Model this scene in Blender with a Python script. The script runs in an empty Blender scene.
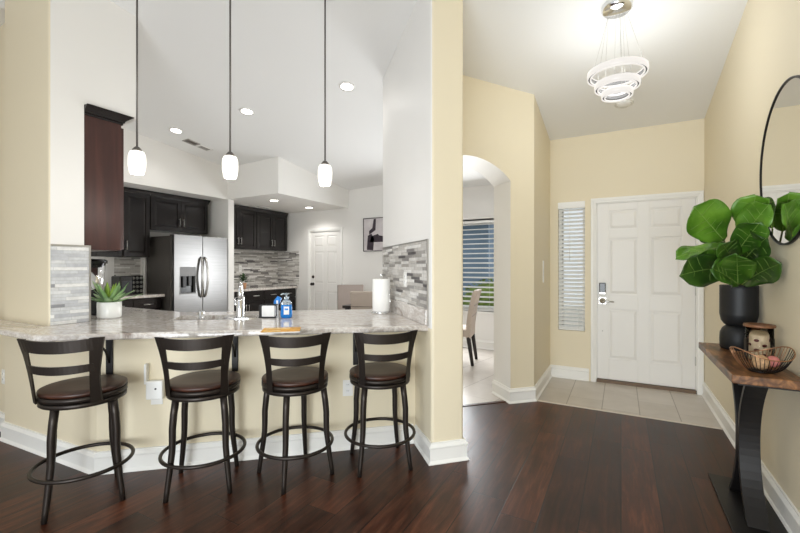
import bpy, bmesh, math, random
from math import sin, cos, pi, radians, sqrt, atan2, hypot
from mathutils import Vector, Matrix, noise
random.seed(7)
SC = bpy.context.scene
COL = SC.collection

# ---------------------------------------------------------------- camera, world, light, exposure
cam_data = bpy.data.cameras.new('camera')
cam_data.sensor_width = 36.0
cam_data.lens = 402.0 / 800.0 * 36.0
cam_data.clip_start = 0.05
cam = bpy.data.objects.new('camera', cam_data)
cam.location = (0, 0, 1.32)
cam.rotation_euler = (radians(90), 0, radians(28.8))
COL.objects.link(cam)
SC.camera = cam

world = bpy.data.worlds.new('world')
SC.world = world
world.use_nodes = True
wb = world.node_tree.nodes['Background']
wb.inputs[0].default_value = (0.93, 0.96, 1.0, 1)
wb.inputs[1].default_value = 0.9

def area(name, loc, rot, sx, sy, power, color=(1, 1, 1)):
    d = bpy.data.lights.new(name, 'AREA')
    d.shape = 'RECTANGLE'; d.size = sx; d.size_y = sy; d.energy = power; d.color = color
    o = bpy.data.objects.new(name, d); o.location = loc; o.rotation_euler = rot
    COL.objects.link(o); return o

# added fill behind the camera; daylight of kitchen and dining windows out of view
area('living_fill_light', (-0.2, -1.6, 1.0), (radians(74), 0, radians(4)), 2.4, 1.6, 155, (0.90, 0.96, 1.0))
area('kitchen_window_light', (-4.9, 1.75, 1.35), (radians(-90), 0, 0), 1.1, 0.8, 16, (0.93, 0.97, 1.0))
area('dining_window_light', (-2.6, 6.1, 1.25), (radians(-80), 0, 0), 1.2, 1.1, 72, (0.95, 0.98, 1.0))

SC.view_settings.view_transform = 'Standard'
SC.view_settings.look = 'None'
SC.view_settings.gamma = 1.0
SC.view_settings.use_curve_mapping = False
SC.view_settings.exposure = 0.0
SC.cycles.max_bounces = 10
SC.cycles.diffuse_bounces = 6
SC.cycles.sample_clamp_indirect = 6.0
SC.cycles.use_denoising = True

# ---------------------------------------------------------------- materials
def lin(c):
    return tuple(((v / 255.0) / 12.92 if v / 255.0 <= 0.04045 else ((v / 255.0 + 0.055) / 1.055) ** 2.4) for v in c) + (1.0,)

MATS = {}
def mat(name, color, rough=0.5, metal=0.0, spec=0.5, coat=0.0, trans=0.0, emit=None, estr=0.0, bump=0.0, bscale=200.0, var=0.0, vscale=6.0, ior=1.45, alpha=1.0):
    m = bpy.data.materials.new(name); m.use_nodes = True
    nt = m.node_tree; b = nt.nodes['Principled BSDF']
    b.inputs['Base Color'].default_value = lin(color)
    b.inputs['Roughness'].default_value = rough
    b.inputs['Metallic'].default_value = metal
    b.inputs['Specular IOR Level'].default_value = spec
    b.inputs['Coat Weight'].default_value = coat
    b.inputs['Transmission Weight'].default_value = trans
    b.inputs['IOR'].default_value = ior
    b.inputs['Alpha'].default_value = alpha
    if emit:
        b.inputs['Emission Color'].default_value = lin(emit); b.inputs['Emission Strength'].default_value = estr
    tc = nt.nodes.new('ShaderNodeTexCoord')
    if var > 0:
        n = nt.nodes.new('ShaderNodeTexNoise'); n.inputs['Scale'].default_value = vscale; n.inputs['Detail'].default_value = 5
        nt.links.new(tc.outputs['Object'], n.inputs['Vector'])
        r = nt.nodes.new('ShaderNodeValToRGB')
        c = lin(color)
        r.color_ramp.elements[0].position = 0.3; r.color_ramp.elements[1].position = 0.7
        r.color_ramp.elements[0].color = tuple(x * (1 - var) for x in c[:3]) + (1,)
        r.color_ramp.elements[1].color = tuple(min(1, x * (1 + var)) for x in c[:3]) + (1,)
        nt.links.new(n.outputs['Fac'], r.inputs['Fac']); nt.links.new(r.outputs['Color'], b.inputs['Base Color'])
    if bump > 0:
        n = nt.nodes.new('ShaderNodeTexNoise'); n.inputs['Scale'].default_value = bscale; n.inputs['Detail'].default_value = 3
        nt.links.new(tc.outputs['Object'], n.inputs['Vector'])
        bp = nt.nodes.new('ShaderNodeBump'); bp.inputs['Strength'].default_value = bump; bp.inputs['Distance'].default_value = 0.004
        nt.links.new(n.outputs['Fac'], bp.inputs['Height']); nt.links.new(bp.outputs['Normal'], b.inputs['Normal'])
    MATS[name] = m
    return m

class NT:
    """small node helper"""
    def __init__(s, name):
        s.m = bpy.data.materials.new(name); s.m.use_nodes = True; s.t = s.m.node_tree
        s.b = s.t.nodes['Principled BSDF']; MATS[name] = s.m
    def n(s, typ, **kw):
        x = s.t.nodes.new(typ)
        for k, v in kw.items(): setattr(x, k, v)
        return x
    def l(s, a, b): s.t.links.new(a, b)
    def math(s, op, a, b=None, c=None):
        x = s.n('ShaderNodeMath', operation=op)
        for i, v in enumerate((a, b, c)):
            if v is None: continue
            if isinstance(v, (int, float)): x.inputs[i].default_value = v
            else: s.l(v, x.inputs[i])
        return x.outputs[0]
    def ramp(s, fac, stops, interp='LINEAR'):
        r = s.n('ShaderNodeValToRGB'); e = r.color_ramp.elements; r.color_ramp.interpolation = interp
        while len(e) < len(stops): e.new(0.5)
        for i, (p, c) in enumerate(stops): e[i].position = p; e[i].color = lin(c)
        s.l(fac, r.inputs['Fac']); return r.outputs['Color']
    def mix(s, fac, a, b, blend='MIX'):
        x = s.n('ShaderNodeMix', data_type='RGBA', blend_type=blend)
        for v, i in ((fac, 0), (a, 6), (b, 7)):
            if isinstance(v, (int, float)): x.inputs[i].default_value = v
            elif isinstance(v, tuple): x.inputs[i].default_value = v
            else: s.l(v, x.inputs[i])
        return x.outputs[2]

TAN = mat('tan_paint', (228, 217, 191), 0.55, bump=0.12, bscale=140)
WHITE = mat('kitchen_white_paint', (234, 232, 228), 0.5, bump=0.10, bscale=140)
CEIL = mat('ceiling_paint', (236, 236, 235), 0.7, bump=0.10, bscale=120)
TRIM = mat('white_trim_paint', (238, 237, 233), 0.35)
DOORW = mat('white_door_paint', (234, 232, 228), 0.4)
BLACKM = mat('matte_black_metal', (30, 28, 28), 0.42, 0.3)
BRONZE = mat('dark_bronze_metal', (50, 44, 40), 0.38, 0.55)
CHROME = mat('chrome', (225, 225, 225), 0.12, 1.0)
NICKEL = mat('brushed_nickel', (190, 188, 184), 0.3, 1.0)
ESPRESSO = mat('espresso_cabinet', (24, 19, 19), 0.16, spec=0.5)
GROOVE = mat('cabinet_groove_dark', (24, 18, 17), 0.3)
STEELSIDE = mat('fridge_side_grey', (84, 80, 76), 0.45, 0.3)
BLACKGL = mat('glossy_black_plastic', (18, 18, 19), 0.2)
DARKPL = mat('dark_plastic', (32, 32, 34), 0.45)
CERAM = mat('white_ceramic', (240, 240, 238), 0.25)
ROD = mat('dark_nickel_rod', (112, 108, 104), 0.4, 0.9)
PAPER = mat('white_paper', (244, 243, 240), 0.85, bump=0.3, bscale=260)
CARD = mat('white_card', (238, 238, 238), 0.6)
BLUEPL = mat('blue_plastic', (40, 130, 215), 0.35)
BLUELQ = mat('blue_soap_liquid', (22, 122, 208), 0.12, spec=0.6)
CLEARPL = mat('clear_plastic', (215, 228, 236), 0.1, trans=0.75)
YELLOW = mat('orange_yellow_print', (226, 165, 62), 0.5, var=0.25, vscale=40)
GREYFAB = mat('taupe_fabric', (150, 138, 130), 0.9, bump=0.4, bscale=500)
BEIGEFAB = mat('beige_fabric', (186, 172, 160), 0.9, bump=0.4, bscale=500)
DARKWOOD = mat('black_brown_wood', (30, 22, 20), 0.35)
MATBLK = mat('matte_black_ceramic', (22, 23, 25), 0.5, bump=0.1, bscale=60)
GLASS = mat('clear_glass', (250, 250, 250), 0.02, trans=1.0, ior=1.12)
PANE = mat('window_glass', (245, 250, 250), 0.0, trans=1.0, ior=1.01, spec=0.3)
BLIND = mat('white_blind_slat', (240, 240, 238), 0.45)
SHADE = mat('frosted_white_glass', (250, 248, 242), 0.3, emit=(255, 247, 236), estr=1.15)
LAMP = mat('lamp_lens', (255, 252, 245), 0.4, emit=(255, 248, 236), estr=14.0)
RINGM = mat('grey_ring_face', (84, 82, 80), 0.5)
CRYST = mat('lit_acrylic_band', (76, 75, 74), 0.3, emit=(255, 250, 244), estr=0.85)
MIRROR = mat('mirror_glass', (236, 236, 234), 0.01, 1.0)
TERRA = mat('peach_terracotta', (214, 160, 120), 0.6)
DUSTGREEN = mat('small_leaf_green', (58, 92, 50), 0.6, var=0.3, vscale=60)
VENTM = mat('vent_metal', (168, 164, 158), 0.5)
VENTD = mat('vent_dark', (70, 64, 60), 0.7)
WOODRIM = mat('brown_wood_rim', (120, 82, 56), 0.45, var=0.3, vscale=30)
CANDLE = mat('patterned_candle_wax', (206, 186, 154), 0.6, var=0.15, vscale=40)
REDDOT = mat('dark_red_print', (96, 40, 34), 0.6)
WIRE = mat('dark_wire', (30, 26, 25), 0.35, 0.6)
WIREG = mat('copper_wire', (176, 132, 100), 0.3, 0.85)
RATTAN = mat('rattan', (186, 150, 112), 0.65, var=0.35, vscale=90, bump=0.6, bscale=120)
PINK = mat('dusty_pink', (196, 120, 112), 0.7, var=0.2, vscale=50)
HOUSEB = mat('blue_siding', (132, 152, 172), 0.7, var=0.12, vscale=3)
ROOFG = mat('grey_shingles', (130, 126, 122), 0.85, var=0.2, vscale=14)
HEDGE = mat('hedge_leaf', (120, 140, 60), 0.6, var=0.45, vscale=9)
GRAVEL = mat('outdoor_concrete', (190, 186, 178), 0.9, var=0.1)
SEATW = None

def wood_floor():
    k = NT('dark_wood_planks')
    tc = k.n('ShaderNodeTexCoord'); sep = k.n('ShaderNodeSeparateXYZ'); k.l(tc.outputs['Object'], sep.inputs[0])
    pw, pl = 0.19, 1.22
    u = k.math('DIVIDE', sep.outputs[0], pw); row = k.math('FLOOR', u); fu = k.math('FRACT', u)
    wn = k.n('ShaderNodeTexWhiteNoise', noise_dimensions='1D'); k.l(row, wn.inputs['W'])
    v = k.math('ADD', k.math('DIVIDE', sep.outputs[1], pl), k.math('MULTIPLY', wn.outputs['Value'], 7.3))
    cell = k.math('FLOOR', v); fv = k.math('FRACT', v)
    cv = k.n('ShaderNodeCombineXYZ'); k.l(row, cv.inputs[0]); k.l(cell, cv.inputs[1])
    w2 = k.n('ShaderNodeTexWhiteNoise', noise_dimensions='3D'); k.l(cv.outputs[0], w2.inputs['Vector'])
    mp = k.n('ShaderNodeMapping'); mp.inputs['Scale'].default_value = (14, 1.3, 1)
    av = k.n('ShaderNodeVectorMath', operation='ADD'); k.l(tc.outputs['Object'], av.inputs[0]); k.l(w2.outputs['Color'], av.inputs[1])
    k.l(av.outputs[0], mp.inputs['Vector'])
    gr = k.n('ShaderNodeTexNoise'); gr.inputs['Scale'].default_value = 2.2; gr.inputs['Detail'].default_value = 8; gr.inputs['Roughness'].default_value = 0.65
    gr.inputs['Distortion'].default_value = 0.6
    k.l(mp.outputs[0], gr.inputs['Vector'])
    base = k.ramp(gr.outputs['Fac'], [(0.25, (38, 18, 10)), (0.5, (80, 43, 28)), (0.75, (120, 74, 52))])
    tone = k.ramp(w2.outputs['Value'], [(0.0, (168, 166, 168)), (1.0, (255, 248, 242))])
    col = k.mix(1.0, base, tone, 'MULTIPLY')
    e1 = k.math('MINIMUM', fu, k.math('SUBTRACT', 1.0, fu)); e2 = k.math('MINIMUM', fv, k.math('SUBTRACT', 1.0, fv))
    g = k.math('MAXIMUM', k.math('LESS_THAN', e1, 0.015), k.math('LESS_THAN', e2, 0.0022))
    big = k.n('ShaderNodeTexNoise'); big.inputs['Scale'].default_value = 3.0; big.inputs['Detail'].default_value = 6; k.l(av.outputs[0], big.inputs['Vector'])
    col = k.mix(0.55, col, k.ramp(big.outputs['Fac'], [(0.35, (150, 146, 142)), (0.62, (255, 255, 255))]), 'MULTIPLY')
    col = k.mix(k.math('MULTIPLY', g, 0.9), col, lin((14, 8, 6)))
    k.l(col, k.b.inputs['Base Color'])
    rr = k.math('MULTIPLY_ADD', gr.outputs['Fac'], 0.22, 0.24); k.l(rr, k.b.inputs['Roughness'])
    k.b.inputs['Specular IOR Level'].default_value = 0.36
    bp = k.n('ShaderNodeBump'); bp.inputs['Strength'].default_value = 0.25; bp.inputs['Distance'].default_value = 0.002
    hh = k.math('SUBTRACT', gr.outputs['Fac'], k.math('MULTIPLY', g, 2.0)); k.l(hh, bp.inputs['Height']); k.l(bp.outputs[0], k.b.inputs['Normal'])
    return k.m
WOODF = wood_floor()

def tile_floor(name, a, b, offx, offy, rot=0.0, c1=(190, 182, 173), c2=(208, 201, 193)):
    k = NT(name)
    tc = k.n('ShaderNodeTexCoord'); mp = k.n('ShaderNodeMapping'); mp.inputs['Rotation'].default_value = (0, 0, rot)
    k.l(tc.outputs['Object'], mp.inputs['Vector'])
    sep = k.n('ShaderNodeSeparateXYZ'); k.l(mp.outputs[0], sep.inputs[0])
    u = k.math('DIVIDE', k.math('SUBTRACT', sep.outputs[0], offx), a); row = k.math('FLOOR', u); fu = k.math('FRACT', u)
    v = k.math('ADD', k.math('DIVIDE', k.math('SUBTRACT', sep.outputs[1], offy), b), k.math('MULTIPLY', row, 0.37))
    fv = k.math('FRACT', v); cell = k.math('FLOOR', v)
    cv = k.n('ShaderNodeCombineXYZ'); k.l(row, cv.inputs[0]); k.l(cell, cv.inputs[1])
    w2 = k.n('ShaderNodeTexWhiteNoise', noise_dimensions='3D'); k.l(cv.outputs[0], w2.inputs['Vector'])
    nz = k.n('ShaderNodeTexNoise'); nz.inputs['Scale'].default_value = 5; nz.inputs['Detail'].default_value = 6; k.l(tc.outputs['Object'], nz.inputs['Vector'])
    f = k.math('ADD', k.math('MULTIPLY', nz.outputs['Fac'], 0.7), k.math('MULTIPLY', w2.outputs['Value'], 0.3))
    col = k.ramp(f, [(0.3, c1), (0.75, c2)])
    e1 = k.math('MULTIPLY', k.math('MINIMUM', fu, k.math('SUBTRACT', 1.0, fu)), a)
    e2 = k.math('MULTIPLY', k.math('MINIMUM', fv, k.math('SUBTRACT', 1.0, fv)), b)
    g1 = k.math('LESS_THAN', e1, 0.0035); g2 = k.math('MULTIPLY', k.math('LESS_THAN', e2, 0.0025), 0.6)
    g = k.math('MAXIMUM', g1, g2)
    col = k.mix(k.math('MULTIPLY', g, 0.8), col, lin((128, 118, 106)))
    k.l(col, k.b.inputs['Base Color']); k.b.inputs['Roughness'].default_value = 0.32
    return k.m
TILEF = tile_floor('cream_floor_tile', 0.304, 0.62, -0.46, 4.42)
TILEK = tile_floor('cream_kitchen_tile', 0.46, 0.46, 0.0, 0.0, 0.2)

def mosaic(name, light):
    k = NT(name)
    tc = k.n('ShaderNodeTexCoord'); sep = k.n('ShaderNodeSeparateXYZ'); k.l(tc.outputs['Object'], sep.inputs[0])
    rh = 0.0235
    v = k.math('DIVIDE', sep.outputs[2], rh); row = k.math('FLOOR', v); fv = k.math('FRACT', v)
    wn = k.n('ShaderNodeTexWhiteNoise', noise_dimensions='1D'); k.l(row, wn.inputs['W'])
    u = k.math('ADD', k.math('DIVIDE', sep.outputs[0], 0.2), k.math('MULTIPLY', wn.outputs['Value'], 9.7))
    cell = k.math('FLOOR', u); fu = k.math('FRACT', u)
    cv = k.n('ShaderNodeCombineXYZ'); k.l(row, cv.inputs[0]); k.l(cell, cv.inputs[1])
    w2 = k.n('ShaderNodeTexWhiteNoise', noise_dimensions='3D'); k.l(cv.outputs[0], w2.inputs['Vector'])
    if light:
        st = [(0.0, (214, 216, 218)), (0.35, (226, 227, 227)), (0.62, (196, 198, 202)), (0.78, (236, 236, 234)), (0.93, (150, 152, 156))]
    else:
        st = [(0.0, (206, 202, 196)), (0.2, (168, 164, 158)), (0.36, (224, 221, 216)), (0.55, (142, 138, 135)), (0.68, (196, 192, 186)), (0.80, (234, 232, 228)), (0.92, (92, 88, 88))]
    col = k.ramp(w2.outputs['Value'], st, 'CONSTANT')
    nz = k.n('ShaderNodeTexNoise'); nz.inputs['Scale'].default_value = 30; k.l(tc.outputs['Object'], nz.inputs['Vector'])
    col = k.mix(0.25, col, k.ramp(nz.outputs['Fac'], [(0.3, (120, 118, 116)), (0.7, (245, 244, 242))]), 'MULTIPLY')
    e1 = k.math('MULTIPLY', k.math('MINIMUM', fu, k.math('SUBTRACT', 1.0, fu)), 0.2)
    e2 = k.math('MULTIPLY', k.math('MINIMUM', fv, k.math('SUBTRACT', 1.0, fv)), rh)
    g = k.math('LESS_THAN', k.math('MINIMUM', e1, e2), 0.0011)
    col = k.mix(k.math('MULTIPLY', g, 0.6), col, lin((170, 168, 164)))
    k.l(col, k.b.inputs['Base Color'])
    k.l(k.math('MULTIPLY_ADD', w2.outputs['Value'], 0.3, 0.12), k.b.inputs['Roughness'])
    bp = k.n('ShaderNodeBump'); bp.inputs['Strength'].default_value = 0.5; bp.inputs['Distance'].default_value = 0.003
    k.l(k.math('SUBTRACT', w2.outputs['Value'], g), bp.inputs['Height']); k.l(bp.outputs[0], k.b.inputs['Normal'])
    return k.m
MOSL = mosaic('pale_grey_mosaic', True)
MOSD = mosaic('mixed_grey_mosaic', False)

def granite():
    k = NT('veined_granite')
    tc = k.n('ShaderNodeTexCoord')
    mp = k.n('ShaderNodeMapping'); mp.inputs['Rotation'].default_value = (0, 0, radians(-40)); mp.inputs['Scale'].default_value = (0.7, 2.2, 1.5)
    k.l(tc.outputs['Object'], mp.inputs['Vector'])
    n1 = k.n('ShaderNodeTexNoise'); n1.inputs['Scale'].default_value = 3.2; n1.inputs['Detail'].default_value = 9; n1.inputs['Roughness'].default_value = 0.62; n1.inputs['Distortion'].default_value = 1.4
    k.l(mp.outputs[0], n1.inputs['Vector'])
    n2 = k.n('ShaderNodeTexNoise'); n2.inputs['Scale'].default_value = 55; n2.inputs['Detail'].default_value = 4; k.l(tc.outputs['Object'], n2.inputs['Vector'])
    col = k.ramp(n1.outputs['Fac'], [(0.26, (140, 124, 114)), (0.36, (190, 180, 172)), (0.45, (230, 226, 221)), (0.53, (206, 197, 189)), (0.60, (234, 230, 226)), (0.76, (168, 148, 134))])
    sp = k.ramp(n2.outputs['Fac'], [(0.35, (190, 182, 176)), (0.6, (255, 255, 255))])
    col = k.mix(0.35, col, sp, 'MULTIPLY')
    k.l(col, k.b.inputs['Base Color']); k.b.inputs['Roughness'].default_value = 0.08; k.b.inputs['Specular IOR Level'].default_value = 0.6
    return k.m
GRAN = granite()

def wood(name, cs, scale=(1, 14, 14), rough=0.35, big=2.0, coat=0.0):
    k = NT(name)
    tc = k.n('ShaderNodeTexCoord'); mp = k.n('ShaderNodeMapping'); mp.inputs['Scale'].default_value = scale
    k.l(tc.outputs['Object'], mp.inputs['Vector'])
    n1 = k.n('ShaderNodeTexNoise'); n1.inputs['Scale'].default_value = big; n1.inputs['Detail'].default_value = 8; n1.inputs['Distortion'].default_value = 1.0
    k.l(mp.outputs[0], n1.inputs['Vector'])
    k.l(k.ramp(n1.outputs['Fac'], [(0.28, cs[0]), (0.5, cs[1]), (0.72, cs[2])]), k.b.inputs['Base Color'])
    k.b.inputs['Roughness'].default_value = rough; k.b.inputs['Coat Weight'].default_value = coat
    return k.m
SEATW = wood('walnut_seat', ((28, 14, 9), (46, 23, 14), (70, 37, 22)), rough=0.42)
RUSTIC = wood('rustic_brown_wood', ((44, 26, 16), (104, 68, 40), (162, 114, 70)), (9, 2.2, 8), 0.36, 3.0)
MAHOG = wood('mahogany_panel', ((54, 30, 26), (64, 36, 31), (76, 44, 38)), (9, 9, 0.8), 0.3, 2.0)

def steel():
    k = NT('brushed_stainless_steel')
    tc = k.n('ShaderNodeTexCoord'); mp = k.n('ShaderNodeMapping'); mp.inputs['Scale'].default_value = (2, 2, 260)
    k.l(tc.outputs['Object'], mp.inputs['Vector'])
    n = k.n('ShaderNodeTexNoise'); n.inputs['Scale'].default_value = 1.0; n.inputs['Detail'].default_value = 3; k.l(mp.outputs[0], n.inputs['Vector'])
    k.l(k.ramp(n.outputs['Fac'], [(0.3, (126, 125, 124)), (0.7, (142, 141, 140))]), k.b.inputs['Base Color'])
    k.b.inputs['Metallic'].default_value = 0.95; k.b.inputs['Roughness'].default_value = 0.34
    return k.m
STEEL = steel()

def leafmat(name, a, b, c):
    k = NT(name)
    tc = k.n('ShaderNodeTexCoord')
    n = k.n('ShaderNodeTexNoise'); n.inputs['Scale'].default_value = 7; n.inputs['Detail'].default_value = 5; k.l(tc.outputs['Object'], n.inputs['Vector'])
    k.l(k.ramp(n.outputs['Fac'], [(0.3, a), (0.5, b), (0.72, c)]), k.b.inputs['Base Color'])
    k.b.inputs['Roughness'].default_value = 0.38
    return k.m
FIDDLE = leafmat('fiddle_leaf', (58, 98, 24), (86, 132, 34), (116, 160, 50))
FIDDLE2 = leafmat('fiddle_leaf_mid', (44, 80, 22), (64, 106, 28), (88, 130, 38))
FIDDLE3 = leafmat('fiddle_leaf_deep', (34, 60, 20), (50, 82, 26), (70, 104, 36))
RIB = mat('leaf_midrib', (136, 166, 84), 0.5)
SUCC = leafmat('succulent_leaf', (96, 136, 84), (132, 168, 108), (176, 200, 146))
SUCCY = mat('succulent_heart', (142, 176, 66), 0.45, var=0.15, vscale=20)

def art():
    k = NT('abstract_art_canvas')
    tc = k.n('ShaderNodeTexCoord')
    n = k.n('ShaderNodeTexNoise'); n.inputs['Scale'].default_value = 6; k.l(tc.outputs['Object'], n.inputs['Vector'])
    k.l(k.ramp(n.outputs['Fac'], [(0.3, (196, 188, 190)), (0.7, (216, 210, 210))]), k.b.inputs['Base Color'])
    k.b.inputs['Roughness'].default_value = 0.8
    return k.m
ARTM = art()
ARTD = mat('art_dark_paint', (62, 52, 60), 0.8, var=0.2, vscale=20)

# ---------------------------------------------------------------- mesh builder
class M:
    def __init__(s): s.v = []; s.f = []; s.mi = []; s.sm = []
    def add(s, vs, fs, mi=0, smooth=False, T=None):
        o = len(s.v)
        s.v += [tuple(T @ Vector(p)) if T else tuple(p) for p in vs]
        for f in fs: s.f.append([o + i for i in f]); s.mi.append(mi); s.sm.append(smooth)
        return s
    def box(s, x0, x1, y0, y1, z0, z1, mi=0, T=None):
        vs = [(x0, y0, z0), (x1, y0, z0), (x1, y1, z0), (x0, y1, z0), (x0, y0, z1), (x1, y0, z1), (x1, y1, z1), (x0, y1, z1)]
        return s.add(vs, [(3, 2, 1, 0), (4, 5, 6, 7), (0, 1, 5, 4), (1, 2, 6, 5), (2, 3, 7, 6), (3, 0, 4, 7)], mi, False, T)
    def prism(s, poly, zb, zt, mi=0, sides=None, T=None):
        n = len(poly)
        B = zb if callable(zb) else (lambda x, y: zb)
        Tt = zt if callable(zt) else (lambda x, y: zt)
        vs = [(x, y, B(x, y)) for x, y in poly] + [(x, y, Tt(x, y)) for x, y in poly]
        a = sum(poly[i][0] * poly[(i + 1) % n][1] - poly[(i + 1) % n][0] * poly[i][1] for i in range(n))
        if a < 0:
            s.add(vs, [list(range(n)), list(range(2 * n - 1, n - 1, -1))], mi, False, T)
        else:
            s.add(vs, [list(range(n - 1, -1, -1)), list(range(n, 2 * n))], mi, False, T)
        for i in range(n):
            j = (i + 1) % n
            f = (i, j, n + j, n + i) if a > 0 else (j, i, n + i, n + j)
            o = len(s.v) - 2 * n
            s.f.append([o + q for q in f]); s.mi.append(sides[i] if sides else mi); s.sm.append(False)
        return s
    def lathe(s, prof, n=32, c=(0, 0, 0), mi=0, smooth=True, sx=1.0, sy=1.0, T=None):
        vs = []; fs = []
        for r, z in prof:
            for k in range(n):
                a = 2 * pi * k / n; vs.append((c[0] + r * sx * cos(a), c[1] + r * sy * sin(a), c[2] + z))
        for i in range(len(prof) - 1):
            for k in range(n):
                k2 = (k + 1) % n; fs.append((i * n + k, i * n + k2, (i + 1) * n + k2, (i + 1) * n + k))
        s.add(vs, fs, mi, smooth, T)
        o = len(s.v) - len(vs)
        if tuple(prof[0]) == tuple(prof[-1]): return s
        if prof[0][0] > 1e-6: s.f.append([o + k for k in range(n - 1, -1, -1)]); s.mi.append(mi); s.sm.append(False)
        if prof[-1][0] > 1e-6: s.f.append([o + (len(prof) - 1) * n + k for k in range(n)]); s.mi.append(mi); s.sm.append(False)
        return s
    def tube(s, pts, r, n=10, mi=0, closed=False, flat=None, T=None):
        P = [Vector(p) for p in pts]; m = len(P)
        R = r if isinstance(r, (list, tuple)) else [r] * m
        vs = []; fs = []
        up = None
        for i in range(m):
            if closed: t = (P[(i + 1) % m] - P[i - 1])
            else: t = (P[min(i + 1, m - 1)] - P[max(i - 1, 0)])
            t.normalize()
            if up is None:
                up = Vector((0, 0, 1)) if abs(t.z) < 0.9 else Vector((1, 0, 0))
                if flat: up = Vector(flat)
            a = t.cross(up)
            if a.length < 1e-5: a = t.cross(Vector((0.3, 1, 0)))
            a.normalize(); b = a.cross(t); b.normalize(); up = b
            for k in range(n):
                q = 2 * pi * k / n
                ra, rb = (R[i] if not isinstance(R[i], tuple) else R[i][0]), (R[i] if not isinstance(R[i], tuple) else R[i][1])
                vs.append(P[i] + a * cos(q) * ra + b * sin(q) * rb)
        for i in range(m if closed else m - 1):
            i2 = (i + 1) % m
            for k in range(n):
                k2 = (k + 1) % n; fs.append((i * n + k, i * n + k2, i2 * n + k2, i2 * n + k))
        s.add(vs, fs, mi, True, T)
        if not closed:
            o = len(s.v) - len(vs)
            s.f.append([o + k for k in range(n - 1, -1, -1)]); s.mi.append(mi); s.sm.append(False)
            s.f.append([o + (m - 1) * n + k for k in range(n)]); s.mi.append(mi); s.sm.append(False)
        return s
    def ring(s, c, r, rt, n=48, m=10, mi=0):
        return s.tube([(c[0] + r * cos(2 * pi * i / n), c[1] + r * sin(2 * pi * i / n), c[2]) for i in range(n)], rt, m, mi, True)
    def frust(s, x0, x1, z0, z1, yb, yf, inset, mi=0):
        """raised panel on the -Y side: base rectangle at yb, inset face at yf"""
        i = inset
        vs = [(x0, yb, z0), (x1, yb, z0), (x1, yb, z1), (x0, yb, z1), (x0 + i, yf, z0 + i), (x1 - i, yf, z0 + i), (x1 - i, yf, z1 - i), (x0 + i, yf, z1 - i)]
        return s.add(vs, [(0, 1, 5, 4), (1, 2, 6, 5), (2, 3, 7, 6), (3, 0, 4, 7), (4, 5, 6, 7)], mi)
    def build(s, name, mats, parent=None, loc=(0, 0, 0), rotz=0.0, bevel=0.0, seg=2, solid=0.0):
        me = bpy.data.meshes.new(name)
        me.from_pydata(s.v, [], s.f)
        if not isinstance(mats, (list, tuple)): mats = [mats]
        for m in mats: me.materials.append(m)
        me.polygons.foreach_set('material_index', s.mi)
        me.polygons.foreach_set('use_smooth', s.sm)
        me.update()
        bm = bmesh.new(); bm.from_mesh(me)
        bmesh.ops.recalc_face_normals(bm, faces=bm.faces) if not solid else None
        bm.to_mesh(me); bm.free()
        o = bpy.data.objects.new(name, me); COL.objects.link(o)
        o.location = loc; o.rotation_euler = (0, 0, rotz)
        if parent: o.parent = parent
        if solid:
            md = o.modifiers.new('solid', 'SOLIDIFY'); md.thickness = solid; md.offset = 0
        if bevel:
            md = o.modifiers.new('bevel', 'BEVEL'); md.width = bevel; md.segments = seg; md.limit_method = 'ANGLE'; md.angle_limit = radians(40)
            md.harden_normals = False
        return o

def tag(o, label, cat, group=None):
    o['label'] = label; o['category'] = cat
    if group: o['group'] = group
    return o
def thing(name, label, cat, loc=(0, 0, 0), rotz=0.0, group=None):
    o = bpy.data.objects.new(name, None); COL.objects.link(o); o.empty_display_size = 0.1
    o.location = loc; o.rotation_euler = (0, 0, rotz)
    return tag(o, label, cat, group)
def struct(o): o['kind'] = 'structure'; return o
def dup(root, loc, rotz, label):
    r = root.copy(); COL.objects.link(r); r.location = loc; r.rotation_euler = (0, 0, rotz); r['label'] = label
    for ch in list(root.children):
        c = ch.copy(); COL.objects.link(c); c.parent = r
        for g in list(ch.children):
            d = g.copy(); COL.objects.link(d); d.parent = c
    return r

def sweep(m, path, prof, mi=0, closed=False):
    """sweep profile (d = outward to the right of travel, z) along a 2-d path with mitred corners"""
    n = len(path); rows = []
    for i in range(n):
        p = Vector(path[i])
        def nrm(a, b):
            d = Vector(path[b]) - Vector(path[a]); d.normalize(); return Vector((d.y, -d.x))
        if closed or 0 < i < n - 1:
            n1 = nrm(i - 1 if i else n - 1, i); n2 = nrm(i, (i + 1) % n)
            b = (n1 + n2); b = b / max(1e-6, (1 + n1.dot(n2)))
        else:
            b = nrm(0, 1) if i == 0 else nrm(n - 2, n - 1)
        rows.append([(p.x + b.x * d, p.y + b.y * d, z) for d, z in prof])
    k = len(prof); vs = [q for r in rows for q in r]; fs = []
    for i in range(n if closed else n - 1):
        i2 = (i + 1) % n
        for j in range(k - 1): fs.append((i * k + j, i2 * k + j, i2 * k + j + 1, i * k + j + 1))
    if not closed: fs += [list(range(k)), list(range((n - 1) * k, n * k))[::-1]]
    m.add(vs, fs, mi); return m

S2 = sqrt(0.5)
def KC(x, y): return 3.642 + 0.027 * x - 0.116 * y        # kitchen vault
def EC(x, y): return 3.72 - 0.172 * y                      # entry vault

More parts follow.
